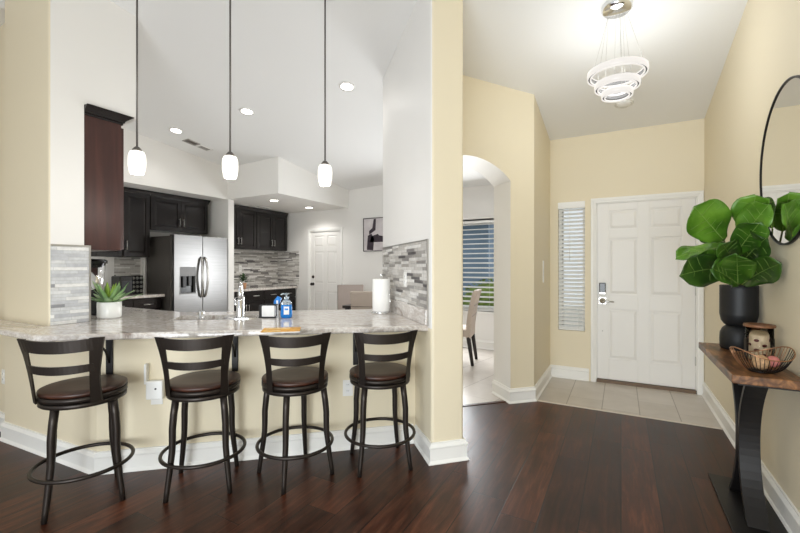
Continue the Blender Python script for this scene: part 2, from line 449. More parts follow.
# ---------------------------------------------------------------- plan points
P1 = (-1.113, 2.463); P2 = (-0.9455, 2.6305)                # pillar front corners
L = 1.366
P3 = (P2[0] - S2 * L, P2[1] + S2 * L); P4 = (P1[0] - S2 * L, P1[1] + S2 * L)
C1 = (-0.75, 4.105); C2 = (-0.937, 3.923)                   # arch wall corners
AJ = (-1.60, 3.262)                                         # left end of the arch opening
BW_L = (-2.932, 1.315); BW_R = (-1.351, 2.715)                # bar wall
FW_Y = 5.12; RW_X = 0.75; KB_Y = 6.29; KL_X = -6.45; ST_X = -3.433

# ---------------------------------------------------------------- floors
m = M(); m.box(-6.6, 0.9, 1.2, 6.45, -0.10, -0.003)
struct(m.build('floor', TILEK))
m = M(); m.box(-0.75, 0.75, 4.12, 5.3, -0.05, 0.0)
struct(m.build('floor_entry', TILEF))
m = M()
m.prism([(0.75, -3.2), (0.75, 4.12), (-0.75, 4.12), C1, C2, (-1.00, 3.98), (-1.63, 3.35), (-1.6, 3.262), P2, P1, BW_R, BW_L, (-4.12, 1.30), (-6.6, 1.32), (-6.6, -3.2)], -0.09, 0.0)
struct(m.build('floor_wood', WOODF))
m = M(); m.box(-0.735, 0.735, 4.105, 4.135, 0.0, 0.006)
struct(m.build('trim_1', mat('threshold_strip', (206, 196, 182), 0.4)))
m = M(); m.prism([(-0.955, 3.95), (-1.63, 3.275), (-1.645, 3.29), (-0.97, 3.965)], 0.0, 0.006)
struct(m.build('trim_2', mat('arch_threshold_wood', (70, 44, 32), 0.4)))

# ---------------------------------------------------------------- ceilings
m = M()
m.prism([P1, P3, (P3[0] + 0.05, P3[1] + 0.05), C2, (-0.80, 4.2), (-0.80, 6.5), (-6.6, 6.5), (-6.6, 1.26), (-3.0, 1.0), (-2.93, 1.0)], KC, lambda x, y: KC(x, y) + 0.25)
struct(m.build('ceiling_kitchen', CEIL))
m = M()
m.prism([(0.9, -2.6), (0.9, 5.3), (-0.75, 5.3), C1, C2, AJ, P2, P1, (-2.93, 1.0), (-4.15, 1.0), (-4.15, -2.6)], EC, lambda x, y: EC(x, y) + 0.25)
struct(m.build('ceiling_entry', CEIL))
m = M(); m.prism([(-4.15, -1.2), (-4.15, 1.31), (-6.6, 1.31), (-6.6, -1.2)], lambda x, y: 3.30 + 0.06 * (x + 4.1), 3.7)
struct(m.build('ceiling_living', CEIL))
m = M(); m.box(-2.3, -0.95, 4.35, KB_Y, 2.615, 2.78)
struct(m.build('ceiling_dining', CEIL))

# ---------------------------------------------------------------- walls
m = M(); m.prism([(RW_X, -2.6), (RW_X + 0.15, -2.6), (RW_X + 0.15, 5.3), (RW_X, 5.3)], -0.09, lambda x, y: EC(x, y) + 0.1)
struct(m.build('wall_right', TAN))
# front wall with door opening and sidelight opening
DX0, DX1, DZ = -0.255, 0.695, 2.05
SX0, SX1, SZ0, SZ1 = -0.66, -0.366, 0.565, 2.07
m = M(); y0, y1 = FW_Y, FW_Y + 0.15
for x0, x1, z0, z1 in [(-0.75, SX0, -0.09, 2.95), (SX1, DX0, -0.09, 2.95), (DX1, RW_X, -0.09, 2.95), (SX0, SX1, -0.09, SZ0), (SX0, SX1, SZ1, 2.95), (DX0, DX1, DZ, 2.95)]:
    m.box(x0, x1, y0, y1, z0, z1)
struct(m.build('wall_front', TAN))
# entry left wall + arch wall (tan hall side, white dining side)
m = M()
m.prism([C1, (-0.75, 6.4), (-0.95, 6.4), (-0.95, 4.363)], -0.09, lambda x, y: 2.6 if y > 5.3 else EC(x, y) + 0.1, 0, [0, 1, 1, 1])
struct(m.build('wall_left', [TAN, WHITE]))
TH = 0.32
def arch_wall():
    m = M()
    d = Vector((S2, S2)); q = Vector((-S2, S2))
    o = Vector(C2)
    # local frame: s to the left along the wall from C2, z up; opening from s=0.0 to s=W
    W = hypot(C2[0] - AJ[0], C2[1] - AJ[1]); zs, za = 2.150, 2.362
    H = za - zs; R = ((W / 2) ** 2 + H * H) / (2 * H)
    def pt(s, z, t): p = o - d * s + q * t; return (p.x, p.y, z)
    N = 24; top = lambda p: EC(p[0], p[1]) + 0.1
    vs = []; fs = []; mi = []
    for i in range(N + 1):
        s = W * i / N; z = za - R + sqrt(max(0, R * R - (s - W / 2) ** 2))
        a = pt(s, z, 0); b = pt(s, z, TH); c = pt(s, 0, 0); e = pt(s, 0, TH)
        vs += [a, b, (c[0], c[1], top(c)), (e[0], e[1], KC(e[0], e[1]) + 0.1)]
    for i in range(N):
        k = 4 * i
        for f, mm in (((k, k + 4, k + 6, k + 2), 0), ((k + 1, k + 3, k + 7, k + 5), 1), ((k, k + 1, k + 5, k + 4), 1)):
            fs.append(f); mi.append(mm)
    base = len(m.v); m.v += vs
    for f, mm in zip(fs, mi): m.f.append([base + x for x in f]); m.mi.append(mm); m.sm.append(False)
    # right pier
    e1 = o + q * TH
    m.prism([C2, C1, (C1[0] - 0.2, C1[1] + 0.26), (e1.x, e1.y)], -0.09, lambda x, y: EC(x, y) + 0.12, 0, [0, 0, 1, 1])
    return struct(m.build('wall_arch', [TAN, WHITE]))
arch_wall()
# kitchen stub wall whose end is the tan pillar
m = M()
for z0, z1, white in ((-0.09, 0.90, 0), (0.90, None, 1)):
    zt = z1 if z1 else (lambda x, y: max(KC(x, y), EC(x, y)) + 0.1)
    rc = 0.022; arc = []
    for c, a0 in ((P1, 180), (P2, 270)):
        cc = Vector((0.0, 0.0)); e1 = Vector((S2, S2)); e2 = Vector((-S2, S2))
        cc = Vector(c) + e2 * rc + (e1 if c == P1 else -e1) * rc
        for i in range(7):
            q = radians(a0 + 90 * i / 6); arc.append(tuple(cc + e1 * (rc * cos(q)) + e2 * (rc * sin(q))))
    n_ = len(arc)
    sd_ = [0] * n_ + [white, white]
    for i in range(0, 3): sd_[i] = white
    m.prism(arc + [P3, P4], z0, zt, 0, sd_)
o = struct(m.build('wall_pillar', [TAN, WHITE], bevel=0.0))
# bullnose edges of the pillar
m = M()
# left column: tan front, white end, set-back wall
m = M(); T0 = lambda x, y: KC(x, y) + 0.3
m.prism([(-4.12, 1.235), (ST_X - 0.014, 1.252), (ST_X - 0.004, 1.255), (ST_X, 1.262), (ST_X, 1.46), (-4.12, 1.46)], 0.872, T0, 0, [0, 0, 0, 1, 1, 0])
m.prism([(-6.6, 1.305), (-4.12, 1.305), (-4.12, 1.46), (-6.6, 1.46)], -0.09, T0, 0, [0, 0, 1, 0])
struct(m.build('wall_column', [TAN, WHITE]))
m = M(); m.prism([(KL_X, 1.46), (ST_X, 1.46), (ST_X, 1.835), (KL_X, 1.835)], 2.505, lambda x, y: KC(x, y) + 0.1)
struct(m.build('wall_soffit_near', WHITE))
# bar half wall
bd = Vector((BW_R[0] - BW_L[0], BW_R[1] - BW_L[1])).normalized(); bn = Vector((-bd.y, bd.x))
b_in = [(BW_R[0] + bn.x * 0.12, BW_R[1] + bn.y * 0.12), (BW_L[0] + bn.x * 0.12 - 0.02, BW_L[1] + bn.y * 0.12 + 0.03)]
m = M(); m.prism([(-4.12, 1.235), BW_L, BW_R, b_in[0], b_in[1], (-4.12, 1.46)], -0.09, 0.872)
struct(m.build('wall_bar', TAN))
# kitchen outer walls
m = M(); m.prism([(KL_X - 0.15, 1.46), (KL_X, 1.46), (KL_X, KB_Y), (KL_X - 0.15, KB_Y)], -0.09, lambda x, y: KC(x, y) + 0.1)
struct(m.build('wall_kitchen_left', WHITE))
WX0, WX1, WZ0, WZ1 = -3.1, -1.62, 0.60, 2.06                 # dining window
BD0, BD1, BDZ = -5.555, -4.775, 2.03                         # back door opening
m = M()
for x0, x1, z0, z1 in [(KL_X - 0.15, BD0, -0.09, 3.0), (BD1, WX0, -0.09, 3.0), (BD0, BD1, BDZ, 3.0), (WX0, WX1, -0.09, WZ0), (WX0, WX1, WZ1, 3.0), (WX1, -0.75, -0.09, 3.0)]:
    m.box(x0, x1, KB_Y, KB_Y + 0.15, z0, z1)
struct(m.build('wall_back', WHITE))
m = M(); m.prism([(-5.35, -2.6), (-5.2, -2.6), (-5.2, 1.305), (-5.35, 1.305)], -0.09, 3.32)
struct(m.build('wall_light_block', TAN))  # unseen wall, added to block sky light from the left
# kitchen soffits over the fridge run and over the far cabinets
m = M()
m.prism([(KL_X, 1.835), (-5.75, 1.835), (-5.75, 4.485), (-4.585, 4.485), (-4.585, KB_Y), (KL_X, KB_Y)], 2.44, lambda x, y: KC(x, y) + 0.1)
struct(m.build('wall_soffit', WHITE))
m = M(); m.box(KL_X, -5.73, 4.49, 4.60, -0.003, 2.44)
struct(m.build('wall_fridge_end', WHITE))

# ---------------------------------------------------------------- baseboards
BB = [(0, 0), (0.028, 0), (0.028, 0.006), (0.016, 0.022), (0.016, 0.098), (0.022, 0.104), (0.022, 0.112), (0.010, 0.130), (0.010, 0.138), (0, 0.140)]
def bboard(name, path, closed=False):
    m = M(); sweep(m, path, BB, 0, closed); return struct(m.build(name, TRIM))
bboard('baseboard_right', [(RW_X, 5.095), (RW_X, -2.5)])
bboard('baseboard_front', [(C2[0] - S2 * 0.32, C2[1] + S2 * 0.32), C2, C1, (-0.75, FW_Y), (-0.325, FW_Y)][::1])
bboard('baseboard_pillar', [BW_R, P1, P2, (P2[0] - 0.3, P2[1] + 0.3)])
bboard('baseboard_bar', [(-6.5, 1.305), (-4.12, 1.305), (-4.12, 1.235), BW_L, (BW_R[0] - 0.02, BW_R[1] - 0.0175)])
bboard('baseboard_dining', [(BD1 + 0.08, KB_Y), (-0.95, KB_Y)])

# fix travel direction: sweep() pushes the profile to the right of travel
# ---------------------------------------------------------------- door builder (local: x along wall, -y towards the room, z up)
def panel_door(W, H, t=0.04):
    m = M()
    m.box(0, W, 0.012, t, 0, H)
    st = 0.115 * W / 0.9; mid = 0.11 * W / 0.9
    rails = [(0, 0.235), (0.80, 0.965), (1.60, 1.70), (1.915, H)]
    for x0, x1 in ((0, st), (W / 2 - mid / 2, W / 2 + mid / 2), (W - st, W)): m.box(x0, x1, 0, 0.012, 0, H)
    for z0, z1 in rails:
        for x0, x1 in ((st, W / 2 - mid / 2), (W / 2 + mid / 2, W - st)): m.box(x0, x1, 0, 0.012, z0, z1)
    for a, b in ((0.235, 0.80), (0.965, 1.60), (1.70, 1.915)):
        for x0, x1 in ((st, W / 2 - mid / 2), (W / 2 + mid / 2, W - st)):
            m.frust(x0 + 0.012, x1 - 0.012, a + 0.012, b - 0.012, 0.012, 0.003, 0.026)
            # sloped sticking round the recess
            for (xa, xb, za, zb) in ((x0, x1, a, a), (x0, x1, b, b)):
                pass
    return m
def casing(name, x0, x1, z1, y, w=0.065, t=0.018, face=-1):
    m = M()
    path = [(x0, 0), (x0, z1), (x1, z1), (x1, 0)]
    prof = [(0, 0.0), (0.006, t * 0.55), (0.02, t * 0.7), (0.034, t), (w - 0.006, t), (w, t * 0.7), (w, 0.0)]
    mm = M(); sweep(mm, [(a, b) for a, b in path][::-1], prof)
    for i in range(len(mm.v)):
        X, Z, D = mm.v[i]; mm.v[i] = (X, y - D, Z)
    o = struct(mm.build(name, TRIM)); return o

# front door
W, H = DX1 - DX0 - 0.03, 2.0
fd = panel_door(W, H).build('door_1', DOORW, None, (DX0 + 0.015, FW_Y + 0.02, 0.04), bevel=0.003)
struct(fd)
casing('trim_3', DX0 + 0.008, DX1 - 0.008, DZ - 0.008, FW_Y, 0.058)
m = M()
m.box(DX0, DX0 + 0.014, FW_Y + 0.0, FW_Y + 0.12, 0, DZ); m.box(DX1 - 0.014, DX1, FW_Y, FW_Y + 0.12, 0, DZ); m.box(DX0, DX1, FW_Y, FW_Y + 0.12, DZ - 0.014, DZ)
struct(m.build('trim_4', TRIM))
m = M(); m.box(DX0, DX1, FW_Y + 0.0, FW_Y + 0.14, 0, 0.035)
struct(m.build('trim_5', mat('brown_threshold', (112, 92, 74), 0.5)))
lx, lz = 0.055, 0.0
m = M(); m.box(lx - 0.033, lx + 0.033, -0.028, 0, 0.985, 1.095)
kp = m.build('keypad_lock', BLACKGL, fd, bevel=0.008); kp['label'] = 'black keypad deadbolt'
m = M(); m.box(lx - 0.035, lx + 0.035, -0.024, 0, 0.960, 0.997); m.build('lock_base', NICKEL, kp, bevel=0.006)
m = M(); m.lathe([(0.0, 0), (0.036, 0), (0.038, 0.008), (0.03, 0.016), (0.014, 0.02), (0.014, 0.05), (0, 0.05)], 24, T=Matrix.Translation((lx, 0, 0.89)) @ Matrix.Rotation(radians(90), 4, 'X'))
m.box(lx - 0.036, lx + 0.036, -0.012, 0, 0.852, 0.928)
m.tube([(lx, -0.05, 0.89), (lx + 0.03, -0.055, 0.89), (lx + 0.075, -0.055, 0.885), (lx + 0.115, -0.05, 0.882)], [0.011, 0.010, 0.008, 0.006], 10)
hd = m.build('door_lever', NICKEL, fd); hd['label'] = 'nickel lever handle'
for z in (0.25, 0.98, 1.75):
    m = M(); m.box(W - 0.006, W + 0.012, -0.012, 0.0, z, z + 0.09); m.tube([(W + 0.004, -0.014, z), (W + 0.004, -0.014, z + 0.09)], 0.006, 8)
    h_ = m.build('hinge', NICKEL, fd)
m = M(); m.lathe([(0, 0), (0.007, 0), (0.006, 0.006), (0, 0.006)], 12, T=Matrix.Translation((lx + 0.0, 0.0, 0.545)) @ Matrix.Rotation(radians(90), 4, 'X'))
m.build('viewer_cap', NICKEL, fd)

# sidelight window
m = M(); fr = 0.03
for a in ((SX0, SX0 + fr, SZ0, SZ1), (SX1 - fr, SX1, SZ0, SZ1), (SX0, SX1, SZ0, SZ0 + fr), (SX0, SX1, SZ1 - fr, SZ1)): m.box(a[0], a[1], FW_Y + 0.08, FW_Y + 0.13, a[2], a[3])
w1 = struct(m.build('window_1', TRIM))
m = M(); m.box(SX0 + fr, SX1 - fr, FW_Y + 0.10, FW_Y + 0.106, SZ0 + fr, SZ1 - fr); m.build('pane', PANE, w1)

def blind(name, label, x0, x1, y, z0, z1, tilt, pitch=0.045, sl=0.05, group=None, valance=0.075):
    t = thing(name, label, 'window blind', ((x0 + x1) / 2, y, z1))
    w = (x1 - x0) / 2
    m = M(); m.box(-w - 0.006, w + 0.006, -0.035, 0.03, -valance, 0.0); m.build('valance', BLIND, t, bevel=0.004)
    m = M(); z = -valance - 0.02; bot = z0 - z1
    while z > bot + 0.03:
        T = Matrix.Translation((0, 0, z)) @ Matrix.Rotation(tilt, 4, 'X')
        m.box(-w, w, -sl / 2, sl / 2, -0.0012, 0.0012, 0, T); z -= pitch
    m.build('slats', BLIND, t)
    m = M(); m.box(-w, w, -0.024, 0.024, bot, bot + 0.016); m.build('bottom_rail', BLIND, t, bevel=0.003)
    for sx in (-0.72, 0.72) if w > 0.2 else (-0.55, 0.55):
        m = M(); m.tube([(sx * w, -0.027, -valance), (sx * w, -0.027, bot + 0.01)], 0.0012, 5)
        m.build('ladder_cord', BLIND, t)
    m = M(); m.tube([(-w * 0.12, -0.034, -valance), (-w * 0.12, -0.036, -valance - 0.62)], 0.0035, 6); m.build('tilt_wand', BLIND, t)
    return t
blind('window_blind', 'narrow white slatted blind on the tall sidelight beside the front door', SX0 + 0.006, SX1 - 0.006, FW_Y + 0.02, SZ0 + 0.006, SZ1 + 0.01, radians(32), 0.046, 0.052)

# wall plate on the entry's left wall
m = M(); m.box(-0.028, 0.028, -0.008, 0, -0.12, 0.12); o = m.build('wall_plate', TRIM, None, (-0.75, 4.62, 1.265), radians(90), bevel=0.003)
tag(o, 'tall slim white wall plate on the tan wall left of the sidelight', 'wall plate')

# ---------------------------------------------------------------- kitchen back door, picture
bdW = BD1 - BD0 - 0.02
bd_ = struct(panel_door(bdW, 1.99).build('door_2', DOORW, None, (BD0 + 0.01, KB_Y + 0.02, 0.02), bevel=0.003))
casing('trim_6', BD0 + 0.005, BD1 - 0.005, BDZ - 0.005, KB_Y, 0.058)
m = M()
m.box(BD0, BD0 + 0.012, KB_Y, KB_Y + 0.12, 0, BDZ); m.box(BD1 - 0.012, BD1, KB_Y, KB_Y + 0.12, 0, BDZ); m.box(BD0, BD1, KB_Y, KB_Y + 0.12, BDZ - 0.012, BDZ)
struct(m.build('trim_7', TRIM))
for z, nm in ((1.09, 'deadbolt'), (0.945, 'door_knob')):
    m = M(); pr = [(0, 0), (0.03, 0), (0.03, 0.012), (0.016, 0.018), (0, 0.018)] if nm == 'deadbolt' else [(0, 0), (0.03, 0), (0.03, 0.01), (0.012, 0.014), (0.012, 0.035), (0.03, 0.05), (0.03, 0.062), (0, 0.072)]
    m.lathe(pr, 20, T=Matrix.Translation((0.065, 0, z)) @ Matrix.Rotation(radians(90), 4, 'X'))
    m.build(nm, BRONZE, bd_)
for z in (0.25, 0.98, 1.72):
    m = M(); m.tube([(bdW + 0.002, -0.012, z), (bdW + 0.002, -0.012, z + 0.09)], 0.007, 8); m.box(bdW - 0.008, bdW + 0.008, -0.008, 0, z, z + 0.09)
    m.build('hinge', NICKEL, bd_)

t = thing('framed_picture', 'abstract picture with dark brushstrokes on the white wall right of the kitchen door', 'picture', (-3.93, KB_Y, 1.91))
m = M(); w, h, f_ = 0.30, 0.31, 0.014
for a in ((-w, -w + f_, -h, h), (w - f_, w, -h, h), (-w, w, -h, -h + f_), (-w, w, h - f_, h)): m.box(a[0], a[1], -0.03, 0, a[2], a[3])
m.build('frame', mat('dark_picture_frame', (74, 66, 66), 0.5), t, bevel=0.002)
m = M(); m.box(-w + f_, w - f_, -0.022, -0.004, -h + f_, h - f_)
cv = m.build('canvas', ARTM, t)
m = M()
for poly in ([(-0.22, -0.28), (-0.08, -0.29), (-0.06, -0.08), (-0.12, 0.02), (-0.20, -0.02)], [(-0.17, 0.0), (-0.03, 0.08), (-0.02, 0.29), (-0.07, 0.285), (-0.10, 0.12), (-0.17, 0.07)], [(-0.16, -0.14), (0.14, -0.14), (0.17, -0.04), (0.05, -0.02), (0.02, 0.01), (-0.12, -0.03)], [(0.14, -0.2), (0.27, -0.12), (0.25, 0.1), (0.19, 0.02)]):
    n = len(poly); m.add([(x, -0.0225, z) for x, z in poly] + [(x, -0.0235, z) for x, z in poly], [list(range(n)), list(range(2 * n - 1, n - 1, -1))] + [(i, (i + 1) % n, n + (i + 1) % n, n + i) for i in range(n)])
m.build('brushstrokes', ARTD, cv)

# ---------------------------------------------------------------- dining window and what stands outside
m = M(); fr = 0.05
for a in ((WX0, WX0 + fr, WZ0, WZ1), (WX1 - fr, WX1, WZ0, WZ1), (WX0, WX1, WZ0, WZ0 + fr), (WX0, WX1, WZ1 - fr, WZ1), ((WX0 + WX1) / 2 - 0.02, (WX0 + WX1) / 2 + 0.02, WZ0, WZ1)):
    m.box(a[0], a[1], KB_Y + 0.07, KB_Y + 0.12, a[2], a[3])
w2 = struct(m.build('window_2', TRIM))
m = M(); m.box(WX0 + fr, WX1 - fr, KB_Y + 0.09, KB_Y + 0.096, WZ0 + fr, WZ1 - fr); m.build('pane', PANE, w2)
m = M(); m.box(WX0 - 0.05, WX1 + 0.05, KB_Y - 0.03, KB_Y + 0.07, WZ0 - 0.03, WZ0); m.build('window_sill', TRIM, w2, bevel=0.004)
blind('window_blind', 'wide white blind with open slats across the dining window behind the chair', WX0 + 0.01, WX1 - 0.01, KB_Y + 0.035, WZ0 + 0.005, WZ1 + 0.03, radians(20), 0.078, 0.06, valance=0.07)

m = M(); m.box(-14, 4, 6.45, 16, -0.25, -0.12)
struct(m.build('ground', GRAVEL))
t = thing('neighbour_house', 'blue-grey house with a low roof seen through the dining window blinds', 'house', (-4.3, 10.0, -0.12))
m = M(); m.box(-2.4, 1.35, 0, 3, 0, 2.6); wl = m.build('wall', HOUSEB, t)
m = M(); m.box(-0.6, 0.3, -0.05, 0.05, 0.9, 2.1, 0); m.build('window', DARKPL, wl)
m = M(); m.prism([(-2.9, -0.55), (1.9, -0.55), (1.9, 3.4), (-2.9, 3.4)], lambda x, y: 2.55 + 0.3 * (y + 0.55), lambda x, y: 2.72 + 0.3 * (y + 0.55)); m.build('roof', ROOFG, t)
def bush(loc, rx, ry, rz, seed, label):
    rnd = random.Random(seed); m = M()
    for i in range(900):
        u = rnd.uniform(-1, 1); a = rnd.uniform(0, 2 * pi); s = sqrt(1 - u * u)
        p = Vector((rx * s * cos(a), ry * s * sin(a), rz * u)) * rnd.uniform(0.8, 1.04)
        T = Matrix.Translation(p) @ Matrix.Rotation(rnd.uniform(0, 6.28), 4, 'Z') @ Matrix.Rotation(rnd.uniform(-1.3, 1.3), 4, 'X')
        w = rnd.uniform(0.03, 0.06)
        m.add([(-w, 0, 0), (0, -w * 0.5, 0.004), (w, 0, 0), (0, w * 0.5, 0.004)], [(0, 1, 2, 3)], 0, False, T)
    m.lathe([(0.0, -rz * 0.9)] + [(rx * 0.88 * cos(q), rz * 0.88 * sin(q)) for q in [radians(x) for x in range(-70, 80, 20)]] + [(0, rz * 0.88)], 20, sy=ry / rx)
    o = m.build('hedge_bush', HEDGE, None, (loc[0], loc[1], loc[2] + rz * 0.9)); tag(o, label, 'bush'); return o
bush((-2.35, 8.2, -0.12), 0.75, 0.55, 0.62, 3, 'yellow-green clipped bush just outside the dining window')

# ---------------------------------------------------------------- cabinets
def cab_door(W, H, t=0.02, frame=0.055):
    m = M(); m.box(0, W, 0.008, t, 0, H)
    for a in ((0, frame, 0, H), (W - frame, W, 0, H), (frame, W - frame, 0, frame), (frame, W - frame, H - frame, H)): m.box(a[0], a[1], 0, 0.008, a[2], a[3])
    if W > 2 * frame + 0.06 and H > 2 * frame + 0.06: m.frust(frame + 0.006, W - frame - 0.006, frame + 0.006, H - frame - 0.006, 0.008, 0.001, 0.025)
    return m
def bar_handle(x, z, length, vertical=True):
    m = M()
    a = (x, -0.03, z - length / 2) if vertical else (x - length / 2, -0.03, z)
    b = (x, -0.03, z + length / 2) if vertical else (x + length / 2, -0.03, z)
    m.tube([a, b], 0.006, 10)
    for k in (0.12, 0.88):
        p = Vector(a).lerp(Vector(b), k); m.tube([p, (p.x, 0.0, p.z)], 0.005, 8)
    return m
def upper_cabinet(label, loc, rotz, W, H, D, doors, crown=True, group='dark upper cabinets', handles=None, hz=0.14, mtl=None):
    """loc = lower left front corner; local x along the front, +y into the wall"""
    mtl = mtl or ESPRESSO
    t = thing('upper_cabinet', label, 'cabinet', loc, rotz, group)
    m = M(); m.box(0, W, 0.022, D, 0, H); m.build('body', mtl, t, bevel=0.002)
    x = 0.004; dw = (W - 0.004 * (doors + 1)) / doors
    for i in range(doors):
        d = cab_door(dw, H - 0.012).build('door', mtl, t, (x, 0, 0.006), bevel=0.003)
        hs = (handles[i] if handles else ('R' if i % 2 == 0 else 'L'))
        bar_handle(dw - 0.03 if hs == 'R' else 0.03, hz, 0.13).build('handle', NICKEL, d)
        x += dw + 0.004
    if crown:
        m = M(); sweep(m, [(0, 0.0), (W, 0.0)] + ([(W, D - 0.012)] if crown == 'return' else []), [(0, H - 0.012), (0.006, H - 0.012), (0.008, H + 0.006), (0.022, H + 0.038), (0.028, H + 0.044), (0.028, H + 0.057), (0, H + 0.057)])
        for i in range(len(m.v)): pass
        m.build('crown_moulding', mtl, t)
    return t

# near mahogany cabinet over the counter, its side facing the camera
t = thing('upper_cabinet', 'tall mahogany upper cabinet with crown, its plain side facing out above the pale tile', 'cabinet', (-4.35, 1.475, 1.445))
m = M(); m.box(0, 0.895, -0.01, 0.245, 0, 0.995); m.build('body', MAHOG, t, bevel=0.003)
m = M(); sweep(m, [(0.895, -0.012), (0.895, 0.247), (0, 0.247)], [(0, 0.99), (0.008, 0.99), (0.008, 1.002), (0.018, 1.008), (0.018, 1.018), (0.045, 1.042), (0.06, 1.052), (0.066, 1.058), (0, 1.058)])
m.build('crown_moulding', ESPRESSO, t)
for i in range(2):
    d = cab_door(0.44, 0.96).build('door', MAHOG, t, (0.892 - 0.448 * i, 0.265, 0.008), radians(180), bevel=0.003)

# cabinets on the fridge wall; rotz=90deg makes local x run along +Y and the front face +X
R90 = radians(90)
upper_cabinet('narrow tall black cabinet just left of the fridge, one raised panel door', (-6.12, 3.075, 1.455), R90, 0.365, 0.925, 0.33, 1, handles='L', hz=0.16)
upper_cabinet('black cabinet mostly hidden behind the mahogany one, left of the narrow black door', (-6.12, 2.31, 1.455), R90, 0.755, 0.925, 0.33, 2)
upper_cabinet('wide low black cabinet above the fridge with two doors', (-6.12, 3.445, 1.865), R90, 0.95, 0.515, 0.325, 2, crown='return', hz=0.14)
# far pair beyond the white fridge end panel
upper_cabinet('far dark upper cabinet over the grey mosaic, nearer the fridge', (-6.1, 4.61, 1.64), R90, 0.80, 0.73, 0.34, 2)
upper_cabinet('far dark upper cabinet over the grey mosaic, nearer the back wall corner', (-6.1, 5.415, 1.64), R90, 0.80, 0.73, 0.34, 2)

def base_cabinet(label, loc, rotz, W, D, doors=2, H=0.87, group='dark base cabinets'):
    t = thing('base_cabinet', label, 'cabinet', loc, rotz, group)
    m = M(); m.box(0, W, 0.022, D, 0.1, H); m.box(0, W, 0.08, D, 0, 0.1); m.build('body', ESPRESSO, t)
    dw = (W - 0.004 * (doors + 1)) / doors; x = 0.004
    for i in range(doors):
        dr = M().box(0, dw, 0, 0.02, 0, 0.15).build('drawer', ESPRESSO, t, (x, 0, H - 0.165), bevel=0.004)
        bar_handle(dw / 2, 0.075, 0.13, False).build('handle', NICKEL, dr)
        d = cab_door(dw, H - 0.30).build('door', ESPRESSO, t, (x, 0, 0.115), bevel=0.003)
        bar_handle(dw - 0.03 if i % 2 == 0 else 0.03, H - 0.42, 0.13).build('handle', NICKEL, d)
        x += dw + 0.004
    return t
base_cabinet('dark base cabinet with drawers under the far counter, nearer the fridge', (-5.90, 4.61, 0), R90, 0.80, 0.545, 2)
base_cabinet('dark base cabinet with drawers under the far counter, in the back wall corner', (-5.90, 5.415, 0), R90, 0.84, 0.545, 2)
base_cabinet('dark base cabinet with two drawers left of the fridge, behind the succulent', (-5.94, 2.72, 0), R90, 0.78, 0.50, 2)

def counter(name, label, poly, z0=0.875, z1=0.915, bevel=0.008):
    m = M(); m.prism(poly, z0, z1); o = m.build(name, GRAN, bevel=bevel, seg=3); tag(o, label, 'countertop'); return o
counter('countertop', 'pale stone countertop on the far base cabinets under the grey mosaic', [(KL_X + 0.002, 4.605), (-5.88, 4.605), (-5.88, KB_Y - 0.003), (KL_X + 0.002, KB_Y - 0.003)])
counter('countertop', 'short stone countertop run left of the fridge behind the succulent', [(KL_X + 0.002, 2.3), (-5.9, 2.3), (-5.9, 3.53), (KL_X + 0.002, 3.53)])

# backsplashes
def splash(name, label, loc, rotz, W, z0, z1, mt, t=0.008, trim=None):
    m = M(); m.box(0, W, -t, 0, z0, z1); o = m.build(name, mt, None, loc, rotz); tag(o, label, 'backsplash'); return o
splash('tile_backsplash', 'mixed grey mosaic backsplash behind the far counter', (KL_X, 4.602, 0), R90, KB_Y - 4.602, 0.916, 1.645, MOSD)
splash('tile_backsplash', 'short grey mosaic return on the back wall left of the kitchen door', (KL_X + 0.009, KB_Y, 0), 0, 0.60, 0.916, 1.645, MOSD)
splash('tile_backsplash', 'grey mosaic strip under the black cabinets left of the fridge', (KL_X, 3.115, 0), R90, 0.36, 0.916, 1.45, MOSD)
m = M(); m.box(-0.009, 0.009, -0.03, 0, 0.0, 0.53); o = m.build('end_panel', TRIM, None, (KL_X + 0.035, 3.50, 0.917), R90); tag(o, 'slim white upright strip beside the fridge at the end of the mosaic', 'trim strip')

# pale mosaic on the left column's end
t = thing('tile_backsplash', 'pale grey mosaic panel with metal edge on the left column end by the succulent', 'backsplash', (ST_X, 1.263, 0), R90)
m = M(); m.box(0.0, 0.222, -0.012, 0, 0.916, 1.462); m.build('tile_panel', MOSL, t)
m = M(); m.box(0.222, 0.234, -0.016, 0, 0.916, 1.474); m.box(0, 0.222, -0.016, 0, 1.462, 1.474); m.build('edge_trim', NICKEL, t)
# mosaic and granite upstand on the right stub wall (faces the kitchen); local x from the pillar inwards
rw = atan2(S2, -S2) + pi                                      # local +x towards the pillar
sx0 = (P4[0] - S2 * 0.0, P4[1])
t = thing('tile_backsplash', 'grey glass mosaic on the right stub wall beside the paper towels', 'backsplash', (P4[0], P4[1], 0), radians(-45))
m = M(); m.box(0.02, L - 0.06, -0.010, 0, 1.024, 1.5); m.build('tile_panel', MOSD, t)
m = M(); m.box(L - 0.06, L - 0.048, -0.012, 0, 0.916, 1.506); m.box(0.02, L - 0.06, -0.012, 0, 1.5, 1.507); m.build('edge_trim', NICKEL, t)
m = M(); m.box(0.02, L - 0.06, -0.02, 0, 0.916, 1.024); o = m.build('stone_upstand', GRAN, t, bevel=0.003)

